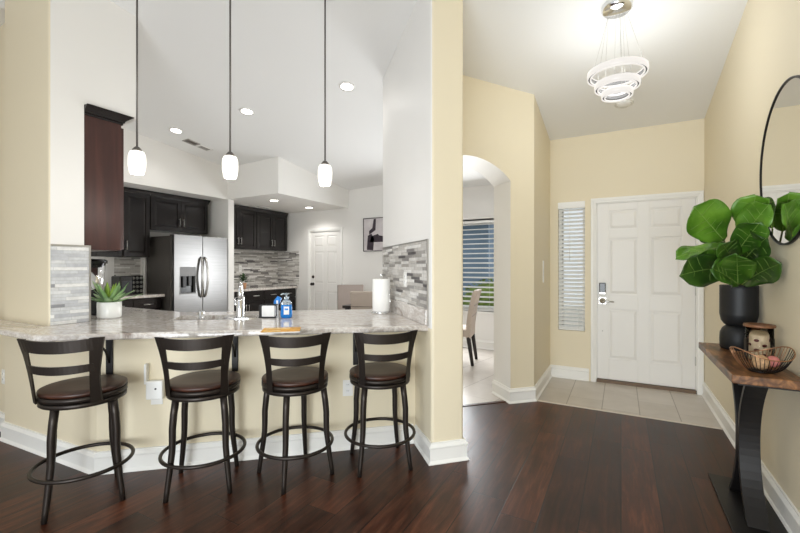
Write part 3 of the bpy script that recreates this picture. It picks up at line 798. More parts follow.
# ---------------------------------------------------------------- refrigerator
t = thing('refrigerator', 'stainless side by side refrigerator with dispenser and dark grey sides', 'refrigerator', (-5.72, 3.555, 0), R90)
m = M(); m.box(0.0, 0.915, 0.075, 0.70, 0.02, 1.775); m.build('body', STEELSIDE, t, bevel=0.006)
m = M(); m.box(0.02, 0.1, 0.02, 0.14, 1.775, 1.797); m.box(0.815, 0.895, 0.02, 0.14, 1.775, 1.797); m.build('hinge_cover', DARKPL, t, bevel=0.004)
fz = M()
dx0, dx1, dz0, dz1 = 0.085, 0.345, 0.905, 1.315
for a in ((0.003, dx0, 0.1, 1.79), (dx1, 0.453, 0.1, 1.79), (dx0, dx1, 0.1, dz0), (dx0, dx1, dz1, 1.79)): fz.box(a[0], a[1], 0, 0.068, a[2], a[3])
f1 = fz.build('freezer_door', STEEL, t)
m = M(); m.box(dx0, dx1, 0.05, 0.067, dz0, dz1 - 0.13, 0); m.box(dx0, dx1, 0.0, 0.012, dz1 - 0.14, dz1, 1)
m.box(dx0, dx0 + 0.012, -0.004, 0.06, dz0, dz1 - 0.13, 1); m.box(dx1 - 0.012, dx1, -0.004, 0.06, dz0, dz1 - 0.13, 1); m.box(dx0, dx1, -0.006, 0.06, dz0, dz0 + 0.02, 1)
dp = m.build('dispenser', [BLACKGL, mat('grey_dispenser_trim', (112, 111, 110), 0.4, 0.3)], f1)
m = M(); m.box(0.15, 0.20, 0.02, 0.05, dz0 + 0.1, dz1 - 0.14); m.box(0.24, 0.29, 0.02, 0.05, dz0 + 0.12, dz1 - 0.14); m.build('paddle', mat('dark_grey_paddle', (70, 70, 72), 0.4), dp, bevel=0.004)
m = M(); m.box(0.461, 0.912, 0, 0.068, 0.1, 1.79); f2 = m.build('fresh_food_door', STEEL, t, bevel=0.006)
for x, p in ((0.425, f1), (0.489, f2)):
    m = M(); zs = [0.87 + 0.57 * i / 10 for i in range(11)]
    bw = -0.014 if x < 0.45 else 0.014
    m.tube([(x, 0.0, 0.85)] + [(x + bw * sin(pi * i / 10), -0.03 - 0.035 * sin(pi * i / 10), z) for i, z in enumerate(zs)] + [(x, 0.0, 1.46)], 0.017, 10)
    m.build('handle', NICKEL, p)
m = M(); m.box(0.01, 0.905, 0.04, 0.1, 0.0, 0.09); m.build('toe_grille', DARKPL, t)

# ---------------------------------------------------------------- bar peninsula
ce = Vector((-1.150, 2.515)); cl = Vector((-3.007, 1.033))
cd = (ce - cl).normalized()
bar_poly = [(-4.35, 1.033), (cl.x - 0.03, cl.y), (cl.x, cl.y + 0.008), (ce.x, ce.y), (-1.96, 3.325), (-2.05, 3.25), (-3.38, 2.215), (-3.72, 2.215), (-4.5, 2.215), (-4.5, 1.475), (ST_X + 0.002, 1.475), (ST_X + 0.002, 1.245), (-4.35, 1.245)]
SINK = Vector((-2.78, 2.16)); sd = cd; sn = Vector((-cd.y, cd.x))
t = thing('bar_countertop', 'veined grey granite bar counter with seating overhang and sink cutout', 'countertop', (0, 0, 0))
o = M().prism(bar_poly, 0.875, 0.915).build('slab', GRAN, t, bevel=0.012, seg=3)
# sink: shallow stainless basin set in the slab (cut with a boolean)
ang = atan2(cd.y, cd.x)
SINKC = (-2.83, 2.10)
cut = M().box(-0.30, 0.30, -0.15, 0.15, 0.8, 1.0).build('cutter', GRAN, None, (SINKC[0], SINKC[1], 0), ang)
bo = o.modifiers.new('cut', 'BOOLEAN'); bo.operation = 'DIFFERENCE'; bo.object = cut; bo.solver = 'EXACT'
dg = bpy.context.evaluated_depsgraph_get(); me2 = bpy.data.meshes.new_from_object(o.evaluated_get(dg)); o.modifiers.clear(); o.data = me2
bpy.data.objects.remove(cut)
t = thing('kitchen_sink', 'stainless undermount sink set in the bar counter behind the faucet', 'sink', (SINKC[0], SINKC[1], 0.873), ang)
m = M()
m.box(-0.31, 0.31, -0.16, 0.16, -0.205, -0.2); m.box(-0.31, -0.30, -0.16, 0.16, -0.2, 0); m.box(0.30, 0.31, -0.16, 0.16, -0.2, 0); m.box(-0.30, 0.30, -0.16, -0.15, -0.2, 0); m.box(-0.30, 0.30, 0.15, 0.16, -0.2, 0)
m.build('basin', STEEL, t)
m = M(); m.lathe([(0, 0), (0.045, 0), (0.045, 0.006), (0.03, 0.004), (0, 0.004)], 20, (0, 0, -0.2)); m.build('drain', CHROME, t)

# cabinets under the peninsula (kitchen side)
t = thing('base_cabinet', 'dark base cabinets under the bar counter on the kitchen side', 'cabinet', (0, 0, 0))
inb = [(b_in[0][0] - 0.03, b_in[0][1] + 0.03), (-1.92, 3.27), (-2.07, 3.2), (-3.37, 2.17), (-4.48, 2.17), (-4.48, 1.48), (-3.3, 1.48), (b_in[1][0] - 0.06, b_in[1][1] + 0.03)]
# body with a gap where the basin hangs
m = M(); m.prism(inb, 0.1, 0.60); m.build('body', ESPRESSO, t)
m = M(); m.prism([(-1.92, 3.27), (-2.05, 3.19), (-3.37, 2.17), (-3.33, 2.14), (-2.03, 3.15), (-1.93, 3.22)], 0.60, 0.873); m.build('face_frame', ESPRESSO, t)

# support brackets under the overhang
def bracket(p, label):
    t = thing('counter_bracket', label, 'bracket', (p[0], p[1], 0.875), ang, 'black brackets under the bar overhang')
    m = M(); m.box(-0.02, 0.02, -0.23, -0.002, -0.010, 0); m.box(-0.02, 0.02, -0.012, -0.002, -0.27, -0.010)
    m.build('angle_plate', BLACKM, t, bevel=0.002)
    m = M(); m.tube([(0, -0.18, -0.014), (0, -0.12, -0.035), (0, -0.05, -0.09), (0, -0.012, -0.17)], 0.007, 8); m.build('brace', BLACKM, t)
bl = Vector(BW_L); br = Vector(BW_R)
for k, lb in ((0.036, 'black bracket under the bar counter at the left corner, behind the first stool'), (0.393, 'black bracket under the bar counter between the second and third stools'), (0.783, 'black bracket under the bar counter behind the rightmost stool')):
    p = bl.lerp(br, k); bracket((p.x, p.y), lb)
t = thing('counter_bracket', 'small black scroll bracket under the left end of the bar counter', 'bracket', (-3.32, 1.29, 0.874), radians(4), 'black brackets under the bar overhang')
M().box(-0.012, 0.3, -0.20, -0.18, -0.010, 0).build('angle_plate', BLACKM, t)
m = M(); m.tube([(0.0, -0.19, -0.008), (0.0, -0.185, -0.05), (0.012, -0.18, -0.07), (0.022, -0.18, -0.055)], 0.008, 8); m.build('brace', BLACKM, t)

# outlet plates
def outlet(label, loc, rotz, w=0.036, h=0.058):
    t = thing('wall_outlet', label, 'outlet', loc, rotz)
    M().box(-w, w, -0.006, 0, -h, h).build('plate', TRIM, t, bevel=0.002)
    m = M()
    for z in (-0.022, 0.022): m.box(-0.016, 0.016, -0.0085, -0.005, z - 0.014, z + 0.014)
    s_ = m.build('socket', CERAM, t, bevel=0.003)
    m = M()
    for z in (-0.022, 0.022):
        for x in (-0.006, 0.006): m.box(x - 0.0012, x + 0.0012, -0.0092, -0.008, z - 0.002, z + 0.007)
    m.build('slots', DARKPL, s_)
    return t
def onbar(k): p = bl.lerp(br, k); return p
p = onbar(0.756); outlet('white outlet low on the tan bar wall left of the rightmost stool', (p.x, p.y, 0.44), ang)
outlet('white outlet on the tan wall at the far left edge, low above the baseboard', (-4.365, 1.305, 0.43), 0)
outlet('white outlet on the mosaic of the right stub wall behind the paper towels', (P4[0] + S2 * 0.80 - 0.007, P4[1] - S2 * 0.80 - 0.007, 1.215), radians(-45))
outlet('white outlet on the far mosaic above the small potted plant', (KL_X + 0.008, 5.31, 1.28), R90)
# plugged-in white box on the bar wall behind the second stool
p = onbar(0.165)
t = thing('plug_in_device', 'white plug-in box with raised flap on the bar wall left of the second stool', 'plug-in device', (p.x, p.y, 0.53), ang)
M().box(-0.05, 0.05, -0.05, -0.006, -0.07, 0.05).build('body', CERAM, t, bevel=0.008)
M().box(-0.06, -0.045, -0.05, -0.006, 0.03, 0.16).build('flap', CERAM, t, bevel=0.004)
M().box(-0.036, 0.036, -0.006, 0, -0.115, 0.02).build('plate', TRIM, t, bevel=0.002)
m = M(); m.lathe([(0, 0), (0.006, 0), (0.006, 0.003), (0, 0.003)], 12, T=Matrix.Translation((0.01, -0.05, 0.0)) @ Matrix.Rotation(R90, 4, 'X')); m.build('button', DARKPL, t)

# ---------------------------------------------------------------- bar stools
def make_stool(label, loc, rotz, base):
    t = thing('bar_stool', label, 'bar stool', loc, rotz, 'bar stools along the counter')
    # round wooden seat
    m = M(); m.lathe([(0, 0.600), (0.196, 0.600), (0.204, 0.606), (0.206, 0.614), (0.203, 0.622), (0.194, 0.626), (0.12, 0.623), (0, 0.621)], 48); m.build('seat', SEATW, t)
    m = M(); m.lathe([(0.206, 0.576), (0.206, 0.5985), (0.19, 0.5985), (0.19, 0.576)], 48); m.lathe([(0.0, 0.580), (0.19, 0.580), (0.19, 0.585), (0.0, 0.585)], 48); sf = m.build('seat_frame', BRONZE, t)
    m = M(); m.lathe([(0.0, 0.564), (0.07, 0.564), (0.07, 0.581), (0, 0.581)], 24)
    m.lathe([(0.197, 0.544), (0.202, 0.548), (0.202, 0.564), (0.197, 0.568), (0.16, 0.568), (0.16, 0.544)], 48)
    sw = m.build('swivel_plate', BRONZE, t); sw.rotation_euler = (0, 0, base)
    # legs
    prof = [(0.178, 0.548), (0.190, 0.47), (0.198, 0.39), (0.198, 0.32), (0.200, 0.26), (0.209, 0.19), (0.219, 0.12), (0.230, 0.05), (0.237, 0.0)]
    for k in range(4):
        a = k * pi / 2
        m = M(); m.tube([(r * cos(a), r * sin(a), z) for r, z in prof], [0.020, 0.020, 0.0195, 0.019, 0.018, 0.017, 0.016, 0.0145, 0.0135], 8)
        lg = m.build('leg', BRONZE, t); lg.rotation_euler = (0, 0, base)
    m = M(); m.ring((0, 0, 0.20), 0.232, 0.0105)
    fr = m.build('foot_ring', BRONZE, t); fr.rotation_euler = (0, 0, base)
    # backrest: curved flat bars
    def Q(x, z, off=0.0):
        q = max(0, (z - 0.572) / 0.338)                        # hugs the round frame at the seat, flatter and leaning back at the top
        lo = -sqrt(max(0.0004, 0.214 ** 2 - min(abs(x), 0.19) ** 2)); hi = -0.245 + 0.40 - sqrt(0.16 - x * x)
        y = lo * (1 - q) + hi * q
        return (x, y - off, z)
    def strip(m, rows):
        n = len(rows); vs = []
        for (xa, za), (xb, zb) in rows: vs += [Q(xa, za, -0.006), Q(xb, zb, -0.006), Q(xb, zb, 0.006), Q(xa, za, 0.006)]
        fs = []
        for i in range(n - 1):
            for j in range(4): fs.append((4 * i + j, 4 * i + (j + 1) % 4, 4 * i + 4 + (j + 1) % 4, 4 * i + 4 + j))
        fs += [(3, 2, 1, 0), (4 * n - 4, 4 * n - 3, 4 * n - 2, 4 * n - 1)]
        m.add(vs, fs)
    for s in (-1, 1):
        m = M(); rows = []
        for i in range(9):
            q = i / 8; z = 0.572 + 0.338 * q
            outer = 0.168 + 0.040 * max(0, (q - 0.25) / 0.75) ** 1.6; inner = 0.132 + 0.020 * q ** 1.5
            rows.append(((s * inner, z), (s * outer, z)))
        strip(m, rows); m.build('back_post', BRONZE, t)
    for nm, z0, z1, hw, dip in (('top_rail', 0.848, 0.910, 0.185, 0.012), ('back_rail', 0.738, 0.780, 0.157, 0.010)):
        m = M(); rows = []
        for i in range(17):
            x = -hw + 2 * hw * i / 16; e = (x / hw) ** 2
            rows.append(((x, z0 - dip * (1 - e)), (x, z1 - dip * (1 - e) - (0.0 if nm == 'top_rail' else 0.004 * e))))
        strip(m, rows); m.build(nm, BRONZE, t)
    return t
D404 = radians(40.4)
stools = [((-2.688, 1.145), -13, 'leftmost bar stool, black metal with round wooden seat, under the counter corner'),
          ((-2.234, 1.578), 49, 'second bar stool from the left, in front of the white plug-in box'),
          ((-1.823, 1.930), -17, 'third bar stool from the left, below the orange magazine'),
          ((-1.433, 2.325), 45, 'rightmost bar stool, nearest the tan pillar')]
st0 = None
for (x, y), b, lb in stools:
    yaw = D404 + ({-13: radians(-4), -17: radians(3.5), 45: radians(3.5)}.get(b, 0))
    if st0 is None: st0 = make_stool(lb, (x, y, 0), yaw, radians(b)); s_ = st0
    else: s_ = dup(st0, (x, y, 0), yaw, lb)
    s_.scale = (1, 1, {-13: 1.04, 49: 1.02, -17: 1.012}.get(b, 1.0))
    for ch in s_.children:
        if ch.name.split('.')[0] in ('leg', 'foot_ring', 'swivel_plate'): ch.rotation_euler = (0, 0, radians(b))

# ---------------------------------------------------------------- things on the bar counter
CZ = 0.9155
def succulent(loc):
    t = thing('potted_succulent', 'spiky green succulent in a round white pot on the left of the bar counter', 'potted plant', loc)
    m = M(); m.lathe([(0, 0), (0.068, 0), (0.078, 0.006), (0.081, 0.016), (0.081, 0.125), (0.077, 0.128), (0.073, 0.125), (0.071, 0.10), (0, 0.10)], 40); m.build('pot', CERAM, t)
    rnd = random.Random(5)
    M().lathe([(0, 0.10), (0.070, 0.10), (0.06, 0.112), (0, 0.118)], 20).build('soil', DARKWOOD, t)
    for i in range(22):
        ringi = 0 if i < 8 else 1 if i < 16 else 2
        a = i * 2.4 + rnd.uniform(-0.2, 0.2); Ln = (0.20, 0.215, 0.17)[ringi] * rnd.uniform(0.85, 1.1); el = (0.42, 0.85, 1.3)[ringi] + rnd.uniform(-0.1, 0.1)
        w = (0.026, 0.022, 0.020)[ringi]
        m = M(); vs = []; N = 8
        for k in range(N + 1):
            q = k / N; e = el - 0.25 * q * (1 if ringi == 0 else -0.2)
            r = 0.01 + Ln * q * cos(e); z = 0.112 + Ln * q * sin(el) + 0.0 * q
            ww = w * (sin(pi * min(1, 0.25 + 0.75 * q)) ** 0.8) * (1 if q < 0.98 else 0.1) + 0.0008; th = 0.007 * (1 - q) + 0.001
            for dx, dz in ((-ww, th * 0.9), (0, -th), (ww, th * 0.9), (0, th * 0.4)):
                vs.append((r * cos(a) - dx * sin(a), r * sin(a) + dx * cos(a), z + dz))
        fs = []
        for k in range(N):
            for j in range(4): fs.append((4 * k + j, 4 * k + (j + 1) % 4, 4 * k + 4 + (j + 1) % 4, 4 * k + 4 + j))
        fs += [(0, 1, 2, 3), (4 * N + 3, 4 * N + 2, 4 * N + 1, 4 * N)]
        m.add(vs, fs, 0, True); m.build('leaf', SUCCY if ringi == 2 else SUCC, t)
succulent((-3.53, 1.672, CZ))

t = thing('blender', 'tall black and silver blender half hidden behind the pale mosaic', 'blender', (-3.87, 1.73, CZ), radians(200))
M().box(-0.075, 0.075, -0.075, 0.075, 0, 0.20).build('base', BLACKGL, t, bevel=0.012)
m = M(); m.lathe([(0.045, 0.20), (0.05, 0.21), (0.068, 0.43), (0.064, 0.43), (0.046, 0.22), (0, 0.215)], 24); m.build('jar', CHROME, t)
m = M(); m.lathe([(0, 0.43), (0.082, 0.43), (0.082, 0.455), (0.05, 0.468), (0, 0.468)], 24); m.build('lid', BLACKGL, t)
m = M(); m.tube([(0.064, 0, 0.42), (0.12, 0, 0.42), (0.115, 0, 0.30), (0.055, 0, 0.25)], 0.011, 8); m.build('jar_handle', BLACKGL, t)

t = thing('kitchen_faucet', 'chrome gooseneck faucet with deck plate on the bar counter', 'faucet', (-2.60, 2.145, CZ), ang)
m = M()
m.prism([(0.125 * cos(a) * (1.0), 0.03 * sin(a)) for a in [2 * pi * i / 24 for i in range(24)]], 0, 0.006)
m.build('deck_plate', CHROME, t)
m = M(); m.lathe([(0, 0), (0.030, 0), (0.030, 0.02), (0.029, 0.03), (0.028, 0.14), (0.020, 0.155), (0, 0.145)], 24); m.build('body', CHROME, t)
fx, fy = -0.012, 0.10
m = M(); pts = [(0, 0, 0.13), (0, 0, 0.19)] + [(fx * (1 - cos(pi * i / 10)) / 2, fy * (1 - cos(pi * i / 10)) / 2, 0.19 + 0.078 * sin(pi * i / 10)) for i in range(11)] + [(fx, fy, 0.17)]
m.tube(pts, 0.017, 12); m.build('spout', CHROME, t)
m = M(); m.tube([(fx, fy, 0.175), (fx, fy, 0.15), (fx, fy, 0.07)], [0.019, 0.024, 0.025], 14); m.build('spray_head', CHROME, t)
m = M(); m.tube([(-0.02, 0.0, 0.10), (-0.035, 0.0, 0.11), (-0.04, -0.0, 0.16)], [0.010, 0.009, 0.007], 10); m.build('lever', CHROME, t)
m = M(); m.lathe([(0, 0), (0.024, 0), (0.024, 0.004), (0.021, 0.006), (0.021, 0.052), (0.018, 0.058), (0, 0.058)], 20)
o = m.build('air_gap_cap', CHROME, None, (-2.865, 2.0, CZ)); tag(o, 'short chrome cap left of the faucet on the bar counter', 'air gap cap')

t = thing('card_holder', 'black stand holding white cards beside the soap bottle', 'card holder', (-2.45, 2.30, CZ), D404 - radians(12))
M().box(-0.072, 0.066, -0.04, 0.038, 0, 0.010).build('base', BLACKM, t, bevel=0.002)
m = M(); m.box(-0.068, -0.055, -0.038, 0.035, 0.010, 0.10); m.box(0.056, 0.063, -0.01, 0.035, 0.010, 0.10); m.box(-0.066, 0.062, 0.027, 0.034, 0.010, 0.104); m.build('back_plate', BLACKM, t)
M().box(-0.046, 0.05, -0.036, -0.028, 0.0105, 0.096).build('front_card', CARD, t)
M().box(-0.054, 0.055, -0.02, 0.022, 0.0105, 0.088).build('card_stack', CARD, t)
t = thing('dish_brush', 'small blue dish brush standing behind the white cards', 'brush', (-2.455, 2.385, CZ), D404)
m = M(); m.tube([(0, 0, 0.0), (0.0, 0, 0.09)], 0.010, 10); m.build('handle', BLUEPL, t)
m = M(); m.tube([(-0.012, 0, 0.085), (0.0, 0, 0.115), (0.022, 0, 0.155)], [0.016, 0.026, 0.020], 12); m.build('head', BLUEPL, t)
M().box(-0.002, 0.012, -0.027, -0.02, 0.10, 0.13).build('label', CARD, t)

t = thing('soap_bottle', 'clear pump bottle of blue dish soap on the bar counter', 'soap bottle', (-2.31, 2.345, CZ), D404)
m = M(); m.lathe([(0, 0), (0.036, 0), (0.043, 0.008), (0.046, 0.03), (0.043, 0.07), (0.042, 0.105), (0, 0.105)], 28, sy=0.75); m.build('soap', BLUELQ, t)
m = M(); m.lathe([(0.0425, 0.1055), (0.040, 0.12), (0.026, 0.138), (0.016, 0.145), (0.016, 0.15), (0, 0.15)], 28, sy=0.75); m.build('shoulder', CLEARPL, t)
m = M(); m.lathe([(0, 0.15), (0.018, 0.15), (0.018, 0.165), (0.007, 0.168), (0.007, 0.182), (0.016, 0.184), (0.016, 0.194), (0, 0.196)], 20)
m.tube([(0, 0, 0.189), (-0.03, 0, 0.19), (-0.042, 0, 0.182)], 0.006, 8); m.build('pump', CLEARPL, t)
m = M(); m.box(-0.018, 0.022, -0.0365, -0.034, 0.03, 0.092); lb_ = m.build('label', CARD, t)
m = M(); m.box(-0.012, 0.016, -0.0372, -0.0364, 0.064, 0.078); m.build('label_band', BLUEPL, lb_)

t = thing('magazine', 'orange printed magazine lying near the bar edge above the third stool', 'magazine', (-1.87, 1.855, CZ), D404)
m = M(); m.box(-0.115, 0.115, -0.085, 0.085, 0, 0.007); m.build('pages', PAPER, t)
m = M(); m.box(-0.116, 0.116, -0.086, 0.086, 0.007, 0.0085); cvr = m.build('cover', YELLOW, t)
m = M(); m.box(-0.10, 0.0, -0.06, -0.035, 0.0085, 0.009); m.box(-0.10, 0.05, 0.03, 0.06, 0.0085, 0.009); m.build('printed_band', mat('pale_print', (238, 214, 150), 0.5), cvr)

t = thing('paper_towel_holder', 'chrome stand with a white paper towel roll at the right end of the counter', 'paper towels', (-1.83, 2.99, CZ))
m = M(); m.lathe([(0, 0), (0.085, 0), (0.088, 0.006), (0.085, 0.014), (0, 0.016)], 32); m.build('base', CHROME, t)
m = M(); m.lathe([(0.022, 0.018), (0.076, 0.018), (0.077, 0.025), (0.077, 0.29), (0.074, 0.296), (0.022, 0.296)], 40); m.build('towel_roll', PAPER, t)
m = M(); m.lathe([(0.008, 0.0), (0.008, 0.318), (0.016, 0.322), (0.018, 0.332), (0.008, 0.342), (0, 0.343)], 16); m.build('post', CHROME, t)
m = M(); m.tube([(0.083, 0, 0.01), (0.088, 0, 0.10), (0.088, 0, 0.20)], 0.004, 8); m.build('side_arm', CHROME, t)

# back counter things
t = thing('potted_plant', 'small dark green plant in a peach pot on the far counter', 'potted plant', (-6.15, 5.14, CZ))
m = M(); m.lathe([(0, 0), (0.05, 0), (0.062, 0.1), (0.056, 0.1), (0.05, 0.085), (0, 0.085)], 20); m.build('pot', TERRA, t)
m = M(); rnd = random.Random(2)
for i in range(140):
    a = rnd.uniform(0, 2 * pi); el = rnd.uniform(0.1, 1.5); r0 = rnd.uniform(0.05, 0.17)
    p = Vector((cos(a) * cos(el) * r0, sin(a) * cos(el) * r0, 0.10 + sin(el) * r0))
    T = Matrix.Translation(p) @ Matrix.Rotation(a, 4, 'Z') @ Matrix.Rotation(-el + 0.4, 4, 'Y')
    m.add([(-0.035, 0, 0), (0, -0.011, 0.004), (0.035, 0, 0), (0, 0.011, 0.004)], [(0, 1, 2, 3)], 0, True, T)
m.build('foliage', DUSTGREEN, t)
t = thing('countertop_appliance', 'black box appliance on the counter left of the fridge, behind the succulent', 'appliance', (-6.22, 3.12, CZ), R90)
M().box(-0.10, 0.075, -0.12, 0.12, 0, 0.27).build('body', BLACKGL, t, bevel=0.015)
M().box(-0.08, 0.055, -0.124, -0.12, 0.03, 0.2).build('front_panel', DARKPL, t)
t = thing('spice_rack', 'dark spice rack with pale round lids beside the fridge', 'spice rack', (-6.30, 3.33, CZ), R90)
M().box(-0.075, 0.09, -0.03, 0.06, 0, 0.27).build('rack', DARKPL, t, bevel=0.003)
for r in range(4):
    for c in range(3):
        m = M(); m.lathe([(0, 0), (0.02, 0), (0.02, 0.018), (0, 0.02)], 12, T=Matrix.Translation((-0.05 + 0.055 * c, -0.03, 0.04 + 0.063 * r)) @ Matrix.Rotation(radians(60), 4, 'X'))
        m.build('jar_lid', NICKEL, t)

# ---------------------------------------------------------------- dining set seen beyond the counter and through the arch
def parsons_chair(label, loc, rotz, fab):
    t = thing('dining_chair', label, 'dining chair', loc, rotz, 'padded dining chairs')
    M().box(-0.23, 0.23, -0.20, 0.25, 0.38, 0.48).build('seat', fab, t, bevel=0.02, seg=3)
    m = M(); N = 8; vs = []
    for i in range(N + 1):
        q = i / N; z = 0.36 + 0.64 * q; y = -0.20 - 0.10 * q * q
        for dx, dy in ((-0.23, -0.035), (0.23, -0.035), (0.23, 0.035), (-0.23, 0.035)): vs.append((dx, y + dy, z))
    fs = [(3, 2, 1, 0), (4 * N, 4 * N + 1, 4 * N + 2, 4 * N + 3)]
    for i in range(N):
        for j in range(4): fs.append((4 * i + j, 4 * i + (j + 1) % 4, 4 * i + 4 + (j + 1) % 4, 4 * i + 4 + j))
    m.add(vs, fs); bk = m.build('backrest', fab, t, bevel=0.016, seg=3)
    m = M()
    for z in (0.66, 0.80): 
        y = -0.20 - 0.10 * ((z - 0.36) / 0.64) ** 2
        m.box(-0.225, 0.225, y - 0.038, y - 0.034, z - 0.003, z + 0.003)
    m.build('channel_seam', DARKWOOD, bk)
    for sx in (-1, 1):
        for sy in (-1, 1):
            m = M(); m.tube([(sx * 0.205, sy * 0.2 - (0.0 if sy > 0 else 0.0), 0.38), (sx * 0.205, sy * 0.205 - (0.05 if sy < 0 else 0), 0.0)], [0.030, 0.022], 8); m.build('leg', DARKWOOD, t)
    return t
parsons_chair('beige dining chair with black legs seen through the arch', (-2.02, 5.3, 0), radians(101), BEIGEFAB)
parsons_chair('taupe dining chair at the left end of the dark table beyond the counter', (-3.98, 5.55, 0), radians(-140), GREYFAB)
parsons_chair('grey dining chair with channelled back, second beyond the counter', (-2.96, 4.60, 0), radians(22), BEIGEFAB)
t = thing('dining_table', 'dark wood dining table mostly hidden beyond the bar counter', 'dining table', (-3.06, 5.22, 0), radians(6))
M().box(-0.56, 0.42, -0.42, 0.42, 0.71, 0.75).build('tabletop', DARKWOOD, t, bevel=0.004)
for x, y in ((-0.50, -0.35), (0.34, -0.35), (-0.50, 0.35), (0.34, 0.35)):
    M().box(x - 0.035, x + 0.035, y - 0.035, y + 0.035, 0, 0.71).build('leg', DARKWOOD, t)

# ---------------------------------------------------------------- ceiling lamps and vents
def pendant(loc, label, proto=None):
    x, y, zb = loc; zc = KC(x, y)
    t = thing('pendant_light', label, 'pendant light', loc, 0, 'pendant lights over the bar')
    q_ = 0.80
    m = M(); m.lathe([(r * q_, z * q_) for r, z in [(0.045, 0.0), (0.052, 0.01), (0.061, 0.06), (0.063, 0.11), (0.060, 0.15), (0.050, 0.178), (0.030, 0.186), (0.030, 0.182), (0.046, 0.174), (0.056, 0.148), (0.059, 0.11), (0.057, 0.06), (0.048, 0.012), (0.042, 0.003)][::-1]], 32); m.build('shade', SHADE, t)
    m = M(); m.lathe([(0, 0.146), (0.028, 0.146), (0.028, 0.156), (0.019, 0.168), (0.011, 0.176), (0, 0.178)], 24); m.build('socket_cap', ROD, t)
    m = M(); m.tube([(0, 0, 0.175), (0, 0, zc - zb - 0.01)], 0.006, 8); m.build('rod', ROD, t)
    m = M(); m.lathe([(0, zc - zb - 0.03), (0.06, zc - zb - 0.025), (0.065, zc - zb + 0.002), (0, zc - zb + 0.01)], 24); m.build('canopy', NICKEL, t)
    d = bpy.data.lights.new('pendant_bulb', 'POINT'); d.energy = 3.2; d.color = (1, 0.97, 0.92); d.shadow_soft_size = 0.04
    b = bpy.data.objects.new('pendant_bulb', d); COL.objects.link(b); b.parent = t; b.location = (0, 0, -0.03)
pendant((-2.743, 1.459, 1.918), 'left pendant light with white glass shade, beside the mahogany cabinet')
pendant((-2.283, 1.803, 1.908), 'middle pendant light with white glass shade over the bar')
pendant((-1.87, 2.28, 1.905), 'right pendant light with white glass shade, nearest the pillar')

def recessed(loc, label, slope, power=11):
    t = thing('recessed_light', label, 'recessed light', loc, 0, 'recessed ceiling lights')
    t.rotation_euler = (-math.atan(0.116), -math.atan(0.027), 0) if slope else (0, 0, 0)
    m = M(); m.lathe([(0.060, -0.004), (0.082, -0.008), (0.085, -0.001), (0.060, 0.0)], 32); m.build('trim_ring', TRIM, t)
    m = M(); m.lathe([(0, -0.005), (0.062, -0.005), (0.062, -0.001), (0, -0.001)], 32); m.build('lens', LAMP, t)
    d = bpy.data.lights.new('recessed_lamp', 'SPOT'); d.energy = power; d.color = (1, 0.98, 0.95); d.spot_size = radians(140); d.spot_blend = 0.6; d.shadow_soft_size = 0.07
    b = bpy.data.objects.new('recessed_lamp', d); COL.objects.link(b); b.parent = t; b.location = (0, 0, -0.03)
for x, y, lb in ((-5.178, 3.245, 'recessed ceiling light beside the dark vent, left in the kitchen vault'), (-3.879, 3.297, 'recessed ceiling light between the left and middle pendants'), (-2.485, 3.381, 'recessed ceiling light nearest the pillar, above the right pendant')):
    recessed((x, y, KC(x, y)), lb, True)
recessed((-5.16, 4.948, 2.44), 'recessed light in the low soffit, nearer the soffit corner', False, 22)
recessed((-5.19, 5.855, 2.44), 'recessed light in the low soffit, nearer the kitchen door', False, 22)

def vent(loc, label, w, d_, rotz, dark, slope):
    t = thing('ceiling_vent', label, 'air vent', loc, 0, None)
    t.rotation_euler = (-math.atan(0.116), 0, rotz) if slope else (0, 0, rotz)
    m = M()
    for a in ((-w, w, -d_, -d_ + 0.015), (-w, w, d_ - 0.015, d_), (-w, -w + 0.015, -d_, d_), (w - 0.015, w, -d_, d_)): m.box(a[0], a[1], a[2], a[3], -0.008, 0.002)
    m.build('frame', TRIM if not dark else VENTM, t)
    m = M(); n = 7
    for i in range(n):
        y = -d_ + 0.02 + (2 * d_ - 0.04) * (i + 0.5) / n
        m.box(-w + 0.015, w - 0.015, y - 0.005, y + 0.005, -0.006, -0.003)
    m.build('louvres', VENTM if not dark else mat('dark_louvre', (110, 102, 96), 0.6), t)
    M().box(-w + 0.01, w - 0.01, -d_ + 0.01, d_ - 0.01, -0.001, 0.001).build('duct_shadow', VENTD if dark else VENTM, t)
vent((-5.34, 3.57, KC(-5.34, 3.57)), 'dark ceiling vent grille behind the left recessed light', 0.07, 0.095, 0, True, True)
vent((-5.36, 3.785, KC(-5.36, 3.785)), 'pale ceiling vent grille next to the dark one', 0.07, 0.095, 0, False, True)
vent((-5.94, 5.42, 2.44), 'small white vent in the low soffit above the far cabinets', 0.06, 0.16, 0, False, False)

